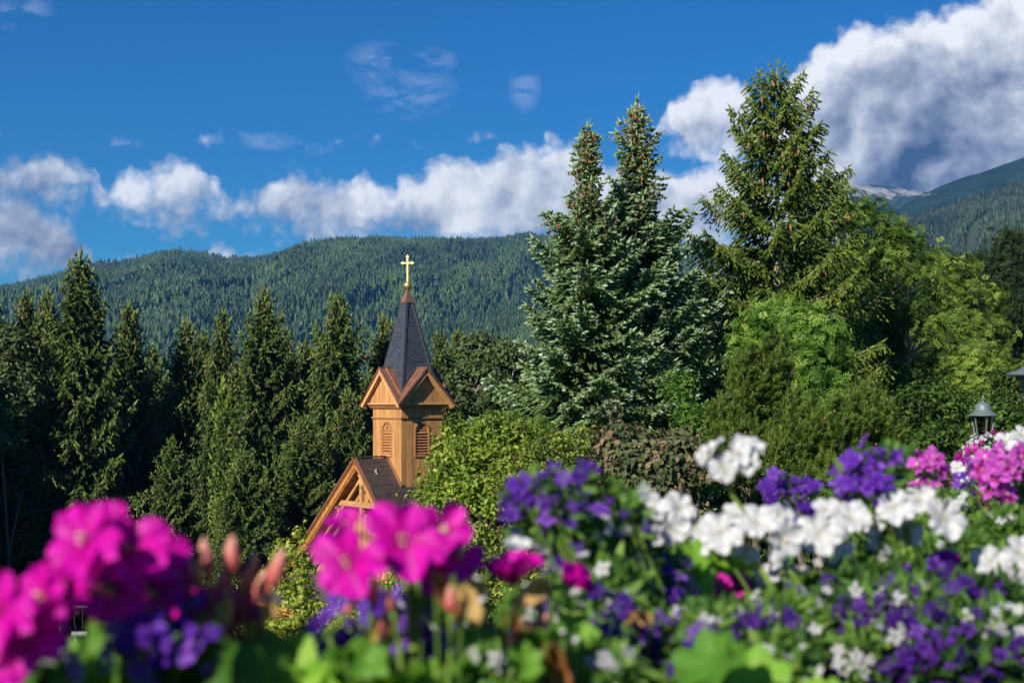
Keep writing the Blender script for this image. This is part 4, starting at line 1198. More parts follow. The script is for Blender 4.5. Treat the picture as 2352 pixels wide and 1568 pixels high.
leafy('maple_sapling', 'smaller young maple with sparse yellow-green leaves behind the pink petals', 'tree',
      [ell(830, 1400, 40, 50, 50), ell(790, 1450, 50, 35, 50), ell(880, 1290, 40, 40, 50), ell(960, 1270, 50, 40, 49)],
      gnd(830, 50), (MAT['maple'], MAT['bark']), PALM, .16, 90, 14, .30, 67, width=1, tone=(.42, .2), trunk_r=.05, updir=-.4, inner=.3)


# upright mountain pines: bushes of standing plumes
def mugo(label, ells, root, seed, n, D):
    r = np.random.default_rng(seed)
    vol = np.array([e[1].prod() ** (2 / 3) for e in ells]); pick = r.choice(len(ells), n, p=vol / vol.sum())
    C = np.array([e[0] for e in ells])[pick]; Rr = np.array([e[1] for e in ells])[pick]
    d = nrm(r.normal(size=(n, 3))); d[:, 2] = np.abs(d[:, 2]) * r.choice([1, 1, 1, -.6], n); d[:, 1] = -np.abs(d[:, 1]) * r.choice([1, 1, -1], n)
    tip = C + d * Rr * r.uniform(.6, 1.03, n)[:, None]
    a = Acc(); w = Acc(); root = np.array(root, float); up = Acc()
    L = r.uniform(.35, .8, n); lean = nrm(d * [.32, .32, 0] + [0, 0, 1] + r.normal(0, .10, (n, 3)))
    m = 9
    f = np.linspace(0, 1, m)
    pos = (tip[:, None] - lean[:, None] * (L[:, None] * (1 - f))[..., None]).reshape(-1, 3) + r.normal(0, .012, (n * m, 3))
    dirs = np.repeat(lean, m, 0) + r.normal(0, .18, (n * m, 3))
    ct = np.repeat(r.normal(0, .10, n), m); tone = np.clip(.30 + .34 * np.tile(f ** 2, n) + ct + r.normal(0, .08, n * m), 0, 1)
    wd = np.tile(.105 * (1 - .45 * f ** 3), n)
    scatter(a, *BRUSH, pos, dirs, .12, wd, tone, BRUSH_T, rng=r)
    # side tufts
    k = n * 5; ii = r.integers(0, n, k); q = r.uniform(.2, .95, k); ps = tip[ii] - lean[ii] * (L[ii] * q)[:, None]
    sd = nrm(r.normal(size=(k, 3)) * [1, 1, .2]); scatter(a, *BRUSH, ps + sd * .04, sd + [0, 0, .9], .15, .065, np.clip(.35 + r.normal(0, .12, k), 0, 1), BRUSH_T, rng=r)
    for j in r.choice(n, min(n, 160), replace=False):
        b = C[j] - [0, 0, Rr[j][2] * .7]; e0 = tip[j] - lean[j] * L[j]
        tube(w, [b, (b + e0) / 2 + r.normal(0, .06, 3), e0, tip[j]], [.03, .022, .014, .006], 4, cap=False)
    for e_ in ells: tube(w, [root - [0, 0, .2], (root + e_[0]) / 2 + [.1, 0, -.2], e_[0] - [0, 0, e_[1][2] * .6]], [.09, .07, .045], 6)
    e = empty('mountain_pine', tuple(root), 0, label, 'shrub')
    for nm, ac, mt in (('crown', a, MAT['mugo']), ('trunk', w, MAT['bark'])):
        for V in ac.V: V -= root
        ac.build(nm, mt, e)
    c = Acc(); j = r.choice(n, int(n * .35)); ps = tip[j] - lean[j] * (L[j] * r.uniform(.05, .6, len(j)))[:, None] + r.normal(0, .05, (len(j), 3)) + [0, -.05, 0]
    scatter(c, *spindle(5, .5), ps, r.normal(0, .4, (len(j), 3)) + [0, 0, 1], .055, .019, r.uniform(0, 1, len(j)), rng=r)
    for V in c.V: V -= root
    o = c.build('cones', MAT['cone'], e); o['kind'] = 'stuff'


mugo('taller upright mountain pine at the left, reaching up beside the rowan', [ell(1720, 900, 55, 130, 27), ell(1780, 850, 45, 110, 27), ell(1670, 970, 50, 90, 26.5), ell(1830, 960, 60, 80, 26.8), ell(1700, 1010, 80, 70, 26)], gnd(1730, 27), 71, 330, 27)
mugo('broad upright mountain pine in the middle, behind the white geraniums', [ell(1850, 1020, 90, 80, 24), ell(1950, 980, 80, 90, 24), ell(2030, 1000, 50, 90, 24), ell(1990, 930, 55, 60, 24.4), ell(1790, 1060, 50, 70, 23.6), ell(1900, 1110, 120, 70, 23), ell(2000, 1100, 100, 60, 23)], gnd(1920, 24), 73, 430, 24)
# ------------------------------------------------------------------ foreground flower boxes
def petal_mesh(shape='broad', n=7, m=6, cup=.25, seed=0):
    "one petal along +z, facing +y"
    r = np.random.default_rng(seed); u = np.linspace(0, 1, n); v = np.linspace(-1, 1, m)
    if shape == 'broad': w = .04 + .37 * np.sin(np.clip(u, 0, 1) ** 1.15 * np.pi * .80)
    elif shape == 'narrow': w = .05 + .27 * np.sin(u ** 1.2 * np.pi * .82)
    else: w = .05 + .27 * np.sin(u ** 1.2 * np.pi * .84)
    U, V = np.meshgrid(u, v, indexing='ij')
    X = V * w[:, None]
    Z = U * (1 - .10 * V ** 2 * U) - .05 * U * (np.abs(V) < .3)
    Y = cup * (V * w[:, None]) ** 2 * 2.2 - .18 * U ** 2 + .11 * np.sin(V * 3.4 + seed * 2.3) * U + .16 * U
    P_ = np.stack([X, Y, Z], -1).reshape(-1, 3)
    i, j = np.meshgrid(np.arange(n - 1), np.arange(m - 1), indexing='ij'); A = i * m + j
    T = np.concatenate([np.stack([A, A + 1, A + m + 1], -1).reshape(-1, 3), np.stack([A, A + m + 1, A + m], -1).reshape(-1, 3)])
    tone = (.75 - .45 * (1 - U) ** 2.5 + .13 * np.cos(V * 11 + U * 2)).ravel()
    return P_, T, tone


def floret_acc(shape, seed, mark=False, open_=1.0):
    "five petals round a small centre; facing +z, unit petal length; material 1 = centre"
    r = np.random.default_rng(seed); a = Acc()
    for k in range(5):
        Pt, T, tn = petal_mesh(shape, seed=seed * 7 + k, cup=r.uniform(.1, .4))
        ang = (1.02, 2.12, 3.55, 4.71, 5.87)[k] + r.normal(0, .07)
        lean = R(68 * open_ + r.normal(0, 9)); s = r.uniform(.85, 1.08)
        # petal frame: along = out*sin(lean)+z*cos(lean)
        out = np.array([math.cos(ang), math.sin(ang), 0]); side = np.array([-math.sin(ang), math.cos(ang), 0])
        al = out * math.sin(lean) + np.array([0, 0, 1]) * math.cos(lean); nn = np.cross(side, al); nn = -nn if nn[2] < 0 else nn
        V = Pt[:, 0:1] * side * s + Pt[:, 1:2] * nn * s + Pt[:, 2:3] * al * s + np.array([0, 0, .01 * k])
        if mark and k < 2: tn = np.where((Pt[:, 2] > .2) & (Pt[:, 2] < .5) & (np.abs(Pt[:, 0]) < .22), .0, tn)
        a.add(V, T, tn)
    for k in range(6):
        q = r.normal(0, .05, 2); tube(a, [(0, 0, 0), (q[0], q[1], .2), (q[0] * 1.6, q[1] * 1.6, .34)], [.014, .010, .018], 5, .5, 1)
    return a


def petal_mat(name, cols, trans=.45, rough=.5):
    return foliage(name, cols, trans, rough, .2, tcol=(1.05, 1.0, 1.05), mottle=3.2)


PM = {
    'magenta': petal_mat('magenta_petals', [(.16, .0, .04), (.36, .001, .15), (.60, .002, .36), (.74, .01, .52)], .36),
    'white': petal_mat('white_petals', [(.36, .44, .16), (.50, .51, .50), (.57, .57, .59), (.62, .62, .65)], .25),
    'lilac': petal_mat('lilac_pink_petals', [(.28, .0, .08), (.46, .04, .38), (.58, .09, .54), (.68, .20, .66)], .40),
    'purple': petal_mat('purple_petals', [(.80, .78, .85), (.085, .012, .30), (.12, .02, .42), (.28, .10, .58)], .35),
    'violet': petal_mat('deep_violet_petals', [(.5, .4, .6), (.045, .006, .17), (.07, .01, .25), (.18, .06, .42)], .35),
    'bud': petal_mat('salmon_buds', [(.35, .06, .04), (.62, .13, .13), (.75, .25, .22), (.8, .42, .33)], .3),
}
STAM = plain('stamens', (.75, .62, .3), .6)
G_LEAF = foliage('geranium_leaves', [(.03, .09, .012), (.085, .22, .025), (.17, .36, .035), (.30, .48, .06)], .38)
DRY = foliage('withered_leaves', [(.22, .07, .03), (.38, .17, .06), (.50, .30, .12), (.42, .36, .08)], .35)
G_STEM = foliage('geranium_stems', [(.05, .11, .02), (.14, .24, .03), (.30, .38, .06)], .25)
R_STEM = foliage('reddish_flower_stems', [(.25, .05, .05), (.42, .12, .06), (.45, .25, .08)], .25)
S_LEAF = foliage('small_bedding_leaves', [(.018, .05, .012), (.05, .13, .025), (.12, .24, .04), (.24, .36, .07)], .35)

FLO = {}
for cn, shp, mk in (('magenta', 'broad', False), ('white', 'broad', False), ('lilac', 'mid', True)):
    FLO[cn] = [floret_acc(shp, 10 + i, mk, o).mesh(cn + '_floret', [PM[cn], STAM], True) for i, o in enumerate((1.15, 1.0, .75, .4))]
SMALLF = {}
for cn, shp in (('purple', 'mid'), ('violet', 'mid'), ('white', 'narrow')):
    a = floret_acc(shp, 33, False, 1.15); SMALLF[cn] = a


def small_template(shape, centre=.0):
    "cheap five-petal flower, 15 triangles, facing +z"
    V = []; T = []; tn = []
    for k in range(5):
        a = 2 * math.pi * k / 5; b = len(V); s = (1.15, 1.0, .85, .85, 1.0)[k]
        for (l, w, z) in ((.08, 0, .05), (.55, -.34, .18), (1.0, -.20, .08), (1.05, .20, .08), (.55, .34, .18)):
            c, s_ = math.cos(a), math.sin(a); V.append((l * s * c - w * s_, l * s * s_ + w * c, z)); tn.append(.5 if l > .1 else -.5)
        T += [(b, b + 1, b + 2), (b, b + 2, b + 3), (b, b + 3, b + 4)]
    return np.array(V), np.array(T), np.array(tn) * .3


ST = small_template('a')


def gleaf_template():
    n = 22; V = [(0, -.12, .12)]; T = []
    for ring, q in enumerate((.55, 1.0)):
        for i in range(n):
            a = 2 * math.pi * i / n; rr_ = q * (1 + .10 * math.cos(7 * a) * q) * (1 - .25 * max(0, -math.cos(a)) ** 6)
            V.append((rr_ * math.sin(a) * .55, .05 * q + .10 * q * math.cos(7 * a + 1) * q + (.10 if ring else 0) - .08, .45 + rr_ * math.cos(a) * .55))
    for i in range(n):
        j = (i + 1) % n; T += [(0, 1 + i, 1 + j), (1 + i, 1 + n + i, 1 + n + j), (1 + i, 1 + n + j, 1 + j)]
    return np.array(V), np.array(T)


GLEAF = gleaf_template()
GLT = np.concatenate([[-.12], np.full(22, .08), np.full(22, .0)])
def SD(D):
    return D * 1.42 if D <= 1.2 else float(np.interp(D, [1.2, 3.2], [1.704, 3.3]))


CAMP = np.array([0, 0, EYE])


def aim(v):
    return Vector(v).to_track_quat('Z', 'Y')


def geranium(label, cname, heads, root, leaves=(), single=(), buds=(), dry=(), seed=1, red=False, leaf_r=.032, group=None):
    """heads: (gx, gy, D, radius in grid units, florets, petal length m); single: florets placed one by one (gx,gy,D,size m,(facing x,y,z),roll,variant)
    leaves: (gx,gy,D, spread x, spread y, count); buds: (gx,gy,D,length m,lean)"""
    r = np.random.default_rng(seed); root = np.array(root, float)
    heads = [(h[0], h[1], SD(h[2]), *h[3:]) for h in heads]; single = [(h[0], h[1], SD(h[2]), *h[3:]) for h in single]
    leaves = [(h[0], h[1], SD(h[2]), *h[3:]) for h in leaves]; buds = [(h[0], h[1], SD(h[2]), *h[3:]) for h in buds]
    e = empty('geranium', tuple(root), 0, label, 'flowering plant', group)
    st = Acc()
    smat = R_STEM if red else G_STEM

    def put(parent, me, pos, face, roll, size):
        o = link('floret', me, parent); o.location = Vector(pos) - Vector(root) - parent.location if parent is not e else Vector(pos) - Vector(root)
        q = aim(face) @ Matrix.Rotation(roll, 4, 'Z').to_quaternion(); o.rotation_mode = 'QUATERNION'; o.rotation_quaternion = q; o.scale = (size,) * 3
    for (gx, gy, D, rad, nf, ps) in heads:
        nf = max(4, int(nf * .62)); ps *= 1.2
        c = np.array(P(gx, gy, D)); rm = M(rad, D)
        hub = c - np.array([0, -.1, 1]) * rm * .8
        ped = Acc()
        dirs = []
        for i in range(nf):
            t = (i + .5) / nf; ph = i * 2.399 + r.normal(0, .2); zc = 1 - 1.15 * t; s = math.sqrt(max(0, 1 - zc * zc))
            d = np.array([s * math.cos(ph), s * math.sin(ph), zc]); d = nrm(d + np.array([0, -.35, 0])); dirs.append(d)
        for d in dirs:
            p_ = c + d * np.array([rm, rm * .8, rm * .85]) * r.uniform(.78, 1.05) - d * ps * .3
            tube(ped, [hub - root, (hub * .5 + p_ * .5) + [0, 0, .1 * rm] - root, p_ - root], [.0011, .0010, .0012], 5, r.uniform(.3, .9))
        hd = ped.build('flower_head', smat, e)
        for d in dirs:
            p_ = c + d * np.array([rm, rm * .8, rm * .85]) * r.uniform(.85, 1.05) - d * ps * .3
            put(hd, FLO[cname][r.choice([0, 0, 1, 1, 2])], p_, nrm(d + r.normal(0, .28, 3) + [-.05, -.35, .1]), r.uniform(0, 6), ps * r.uniform(.85, 1.12))
        mid = (hub + root) / 2 + r.normal(0, .012, 3)
        tube(st, [root * 0, mid - root, hub - root], [.0022, .002, .0018], 7, .45)
    if single:
        ped = Acc(); hub = np.mean([np.array(P(s[0], s[1], s[2])) for s in single], 0) + [0, .012, -.012]
        for s in single:
            p_ = np.array(P(*s[:3])); tube(ped, [hub - root, p_ - root + (hub - p_) * .3 + [0, 0, .002], p_ - root], [.0014, .0012, .0014], 6, .6)
        hd = ped.build('flower_head', smat, e)
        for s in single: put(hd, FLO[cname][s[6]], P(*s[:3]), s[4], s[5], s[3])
        tube(st, [root * 0, (hub - root) * .5 + [.01, 0, 0], hub - root], [.0035, .003, .0026], 7, .55)
    if buds:
        ba = Acc()
        for b in buds:
            p_ = np.array(P(*b[:3])); ax = nrm(np.array([b[4], -.05, 1.0]))
            prof_ = [(0, 0), (.16, .06), (.21, .3), (.17, .6), (.08, .88), (0, 1)]
            tmp = Acc(); lathe(tmp, [(q * b[3], z * b[3]) for q, z in prof_], n=9)
            V = tmp.V[0]; rot = np.array(aim(ax).to_matrix()); V = V @ rot.T
            ba.add(V + p_ - root, tmp.T[0], np.clip(.2 + .9 * (tmp.V[0][:, 2] / b[3]) + r.normal(0, .08, len(V)), 0, 1), 0)
            low = p_ - ax * b[3] * 1.1 + [0, .004, -.004]; tube(ba, [p_ - root, low - root], [.0016, .0012], 5, .4, 1)
            tube(st, [root * 0, (low - root) * .55, low - root], [.0022, .002, .0016], 6, .4)
        bo = ba.build('buds', [PM['bud'], smat], e, smooth=True); bo['kind'] = 'stuff'
    if dry:
        da = Acc(); dp = np.array([np.array(P(d_[0], d_[1], SD(d_[2]))) for d_ in dry]); ds_ = np.array([d_[3] for d_ in dry]); N = len(dp)
        scatter(da, *GLEAF, dp, nrm(r.normal(0, .5, (N, 3)) - [0, .2, .6]), ds_, ds_ * .42, r.uniform(0, 1, N), normal=r.normal(0, .5, (N, 3)) + [-.2, -1, .3], rng=r)
        for V in da.V: V -= root
        for q in dp: tube(st, [root * 0, (q - root) * .55 + [.01, 0, 0], q - root], [.002, .0016, .0012], 5, .2, cap=False)
        da.build('withered_leaves', DRY, e, smooth=True)
    if leaves:
        la = Acc(); pos = []; sz = []
        for (gx, gy, D, sx, sy, n) in leaves:
            g = r.uniform(-1, 1, (n, 2)); dd = D * (1 + r.uniform(-.06, .14, n))
            for (a_, b_), d_ in zip(g, dd): pos.append(np.array(P(gx + a_ * sx, gy + b_ * sy, d_)))
        pos = np.array(pos); N = len(pos)
        nml = nrm(r.normal(0, .45, (N, 3)) + [-.1, -.45, .75]); d = nrm(np.cross(nml, r.normal(size=(N, 3))))
        s = leaf_r * 2 * r.uniform(.6, 1.15, N)
        ctr = pos - d * s[:, None] * .45
        scatter(la, *GLEAF, ctr, d, s, s, np.clip(.5 + r.normal(0, .2, N), .05, 1), GLT, normal=nml, rng=r)
        for V in la.V: V -= root
        for k in range(N): tube(st, [root * 0, (ctr[k] - root) * .6 - [0, 0, .01], ctr[k] - root + d[k] * s[k] * .1], [.002, .0018, .0014], 5, .35, cap=False)
        la.build('leaves', G_LEAF, e, smooth=True)
    st.build('stems', smat, e, smooth=True)
    return e


def bedding(label, cname, blobs, root, nleaf, nflow, fsize, lsize, seed, kindname='lobelia', tone=.5, pal=None, tmpl=None):
    "trailing bedding plant: blobs (gx,gy,D,rx,ry) of fine leaves studded with small flowers"
    r = np.random.default_rng(seed); root = np.array(root, float)
    e = empty(kindname, tuple(root), 0, label, 'flowering plant')
    B = np.array([(h[0], h[1], SD(h[2]), *h[3:]) for h in blobs], float); ar = B[:, 3] * B[:, 4]; la = Acc(); fa = Acc(); st = Acc()

    def pts(n, front):
        k = r.choice(len(B), n, p=ar / ar.sum()); b = B[k]
        d = nrm(r.normal(size=(n, 3))); d[:, 1] = -np.abs(d[:, 1]) if front else d[:, 1]
        q = r.uniform(.55, 1.05, n) if front else r.uniform(0, 1, n) ** .4
        C = np.stack([(b[:, 0] * K - 512) / F * b[:, 2], b[:, 2], EYE + (HZ - b[:, 1] * K) / F * b[:, 2]], -1)
        S = np.stack([b[:, 3] * K / F * b[:, 2], b[:, 3] * K / F * b[:, 2] * .8, b[:, 4] * K / F * b[:, 2]], -1)
        return C + d * S * q[:, None], d
    p, d = pts(nleaf, False)
    nml = nrm(r.normal(0, .6, (nleaf, 3)) + [-.1, -.3, .7]); dr = nrm(d + r.normal(0, .6, (nleaf, 3)) + [0, 0, .3])
    scatter(la, *LEAF, p, dr, lsize * r.uniform(.6, 1.4, nleaf), lsize * .62, np.clip(tone + r.normal(0, .2, nleaf), 0, 1), normal=nml, rng=r)
    p, d = pts(nflow, True)
    # flowers gathered in short spikes
    cl, cd_ = pts(max(6, nflow // 9), True); k = r.integers(0, len(cl), nflow); use = r.uniform(size=nflow) < .7
    p = np.where(use[:, None], cl[k] + r.normal(0, fsize * 1.4, (nflow, 3)), p); d = np.where(use[:, None], cd_[k], d)
    scatter(fa, ST[0], ST[1], p + d * fsize * .4, nrm(d + r.normal(0, .45, (nflow, 3)) + [-.1, -.4, .25]), fsize * r.uniform(.75, 1.2, nflow), fsize * r.uniform(.75, 1.2, nflow), np.clip(.62 + r.normal(0, .16, nflow), .35, 1), ST[2], rng=r)
    cs, _ = pts(26, False)
    for c in cs: tube(st, [root * 0, (c - root) * .5 + r.normal(0, .01, 3), c - root], [.0018, .0014, .0008], 4, .4, cap=False)
    for ac in (la, fa):
        for V in ac.V: V -= root
    la.build('leaves', S_LEAF, e)
    o = fa.build('blossoms', PM[pal or cname], e); o['kind'] = 'stuff'
    st.build('stems', G_STEM, e)
    return e


# boxes: the row runs from close on the left to farther off on the right
BOXZ = EYE - .37
ROW = [(-.58, .66), (-.10, .80), (.26, 1.08), (.52, 1.50), (.80, 2.05), (1.22, 2.85), (1.85, 4.0)]
clay = plain('planter_plastic', (.16, .07, .04), .6, nscale=12, var=.2, bump=.1)
soil = plain('potting_soil', (.03, .02, .014), 1, nscale=60, var=.6, bump=.8, bscale=90)
LBL = ['nearest brown planter box at the left end of the row', 'brown planter box second in the row, under the pink geraniums', 'brown planter box third in the row, under the first white geraniums',
       'brown planter box fourth in the row', 'brown planter box fifth in the row, under the deep violet lobelia', 'farthest brown planter box at the right end of the row']
for i in range(6):
    (x0, y0), (x1, y1) = ROW[i], ROW[i + 1]
    L_ = math.hypot(x1 - x0, y1 - y0) - .02; rz = math.atan2(y1 - y0, x1 - x0)
    e = empty('planter_box', ((x0 + x1) / 2, (y0 + y1) / 2, BOXZ - .17), rz, LBL[i], 'planter', 'planter boxes on the parapet')
    a = Acc(); h = L_ / 2; w0, w1 = .075, .095
    for (s0, s1) in ((-1, 1),):
        for (ya, yb, yc, yd) in ((-w0, -w0 + .006, -w1, -w1 + .006), (w0 - .006, w0, w1 - .006, w1)):
            hexa(a, [(-h, ya, 0), (h, ya, 0), (h, yb, 0), (-h, yb, 0), (-h, yc, .165), (h, yc, .165), (h, yd, .165), (-h, yd, .165)])
        for xs in (-h, h - .006): hexa(a, [(xs, -w0 + .006, 0), (xs + .006, -w0 + .006, 0), (xs + .006, w0 - .006, 0), (xs, w0 - .006, 0), (xs, -w1 + .006, .165), (xs + .006, -w1 + .006, .165), (xs + .006, w1 - .006, .165), (xs, w1 - .006, .165)])
    box(a, (-h + .006, -w0 + .006, .002), (h - .006, w0 - .006, .008))
    for s in (-1, 1): box(a, (-h - .006, s * w1 - .010, .166), (h + .006, s * w1 + .010, .178))
    a.build('box_body', clay, e)
    b = Acc(); box(b, (-h + .008, -w0 - .006, .01), (h - .008, w0 + .006, .145)); b.build('soil', soil, e)
# parapet wall carrying the boxes
a = Acc()
prev = None
for i in range(6):
    (x0, y0), (x1, y1) = ROW[i], ROW[i + 1]
    d = nrm(np.array([x1 - x0, y1 - y0])); n_ = np.array([-d[1], d[0]]) * .13
    c0 = np.array([x0, y0]); c1 = np.array([x1, y1])
    pts_ = [c0 - n_, c1 - n_, c1 + n_, c0 + n_]
    hexa(a, [(*p_, 8.2) for p_ in pts_] + [(*p_, BOXZ - .19 + .004 * (i % 2)) for p_ in pts_])
o = a.build('parapet_wall', plain('parapet_render', (.5, .47, .42), .9, nscale=5, var=.15, bump=.3)); tag(o, 'low rendered parapet wall under the flower boxes', 'wall')


def root_at(gx, D):
    D = SD(D)
    x = (gx * K - 512) / F * D
    best = None
    for i in range(6):
        p0 = np.array(ROW[i]); p1 = np.array(ROW[i + 1]); q = np.array([x, D]); t = np.clip(np.dot(q - p0, p1 - p0) / np.dot(p1 - p0, p1 - p0), .05, .95)
        c = p0 + (p1 - p0) * t; dd = np.linalg.norm(c - q)
        if best is None or dd < best[0]: best = (dd, c)
    return (float(best[1][0]), float(best[1][1]), BOXZ - .03)


# --- magenta geranium, far left (strongly out of focus)
Fc = (0, -1, .15)
geranium('out-of-focus magenta geranium at the left, with the widest cluster of petals and no white', 'magenta', [], root_at(200, .55),
         single=[(202, 1243, .50, 0.0228, (-.3, -1, .5), .3, 0), (297, 1263, .51, 0.0213, (.2, -1, .4), 1.1, 0), (357, 1263, .53, 0.0194, (.6, -1, .3), .2, 1), (162, 1338, .50, 0.0223, (-.4, -1, .2), 2.0, 0),
                 (262, 1348, .52, 0.0213, (.1, -1, -.1), .8, 1), (342, 1358, .54, 0.0204, (.5, -1, 0), 1.6, 1), (107, 1368, .49, 0.0194, (-.7, -1, .2), .5, 0), (397, 1318, .55, 0.0165, (.9, -.7, .3), 0, 2), (252, 1208, .52, 0.0165, (0, -.6, 1), 0, 2), (432, 1378, .55, 0.0155, (.6, -.7, -.2), .3, 3)],
         dry=[(330, 1390, .52, .03), (280, 1410, .52, .025)], leaves=[(300, 1540, .55, 120, 50, 7), (100, 1600, .55, 110, 40, 6), (250, 1640, .58, 300, 60, 14)], seed=2)
geranium('magenta geranium flowers cut by the left edge, lower than the big cluster', 'magenta', [], root_at(30, .5),
         single=[(0, 1400, .47, .022, (-.2, -1, .3), .3, 0), (70, 1440, .48, .021, (.3, -1, 0), 1, 1), (20, 1480, .48, .020, (0, -1, -.3), .1, 1), (-50, 1450, .48, .022, (0, -1, 0), 2, 0)],
         leaves=[(30, 1640, .5, 120, 50, 6)], seed=3)
geranium('fading geranium umbel with salmon buds on red stalks, beside the big magenta cluster', 'magenta', [], root_at(520, .56),
         single=[(470, 1385, .56, .016, (.3, -.6, .2), 0, 3), (540, 1405, .57, .016, (-.2, -.5, .3), 1, 3), (440, 1390, .58, .017, (0, -1, .2), 2, 2), (505, 1400, .58, .016, (.2, -1, -.2), 1, 2), (565, 1395, .58, .014, (.4, -1, 0), 0, 2)],
         buds=[(478, 1320, .54, .021, -.12), (530, 1320, .55, .023, .05), (560, 1345, .56, .016, .4), (622, 1345, .56, .023, .35), (440, 1390, .55, .017, -.5), (505, 1400, .56, .016, .3), (395, 1330, .54, .018, -.4), (545, 1430, .57, .016, .5), (500, 1450, .56, .014, -.3), (455, 1350, .55, .018, -.25), (590, 1375, .57, .018, .3), (510, 1355, .56, .015, .1), (575, 1320, .56, .014, .2), (430, 1420, .55, .013, -.5), (600, 1420, .57, .014, .5), (465, 1440, .56, .013, 0)],
         leaves=[(520, 1600, .57, 120, 50, 6)], dry=[(480, 1430, .55, .03), (560, 1460, .56, .026), (430, 1330, .54, .022), (520, 1370, .55, .024), (600, 1400, .56, .02)], red=True, seed=4)
geranium('magenta geranium with two big open flowers below the porch gable', 'magenta', [], root_at(900, .6),
         single=[(803, 1288, .56, .0235, (-.25, -1, .15), .55, 0), (925, 1240, .57, .026, (.05, -1, .25), .25, 0), (1010, 1215, .60, .020, (.5, -1, .4), 1.2, 1), (1045, 1270, .61, .020, (.8, -.9, 0), .2, 1), (800, 1215, .59, .016, (-.2, -.6, .9), 0, 2), (985, 1300, .60, .018, (.4, -.8, -.5), .9, 2)],
         buds=[(1035, 1405, .56, .016, .0), (855, 1385, .56, .016, .15), (790, 1408, .57, .012, .9), (1165, 1490, .6, .015, .2), (895, 1440, .57, .012, .1), (900, 1400, .56, .013, -.3), (940, 1330, .58, .012, -.5)],
         leaves=[(1010, 1345, .57, 40, 15, 2), (1000, 1560, .6, 260, 50, 14), (820, 1610, .6, 220, 40, 8), (1120, 1510, .62, 110, 40, 6)], dry=[(1000, 1320, .57, .030), (1060, 1345, .57, .024), (1120, 1360, .6, .022), (1210, 1440, .6, .034), (1260, 1470, .6, .036), (1170, 1400, .6, .028), (1290, 1500, .62, .03), (880, 1420, .57, .022)], seed=5, leaf_r=.016)
geranium('pair of half-open magenta buds between the big magenta flowers and the purple lobelia', 'magenta', [], root_at(1220, .64),
         single=[(1180, 1345, .62, .026, (.0, -.35, 1), .2, 3), (1168, 1340, .625, .024, (-.3, -.3, 1), 1.0, 3), (1290, 1345, .64, .019, (.7, -.3, .7), .5, 3), (1310, 1338, .645, .017, (1, -.2, .3), .5, 3)],
         buds=[(1175, 1500, .62, .016, .2), (1240, 1450, .63, .013, .4)],
         leaves=[(1230, 1480, .64, 90, 45, 5), (1200, 1590, .62, 160, 40, 8)], dry=[(1260, 1330, .63, .03), (1500, 1420, .7, .022)], seed=6, leaf_r=.016)
# --- white geraniums
def S(gx, gy, D, pd, fx, fz, roll, v=0):
    "a floret given by its petal length in grid units"
    pd *= .9
    return (gx, gy, D, M(pd, SD(D)), (fx, -1, fz), roll, v)


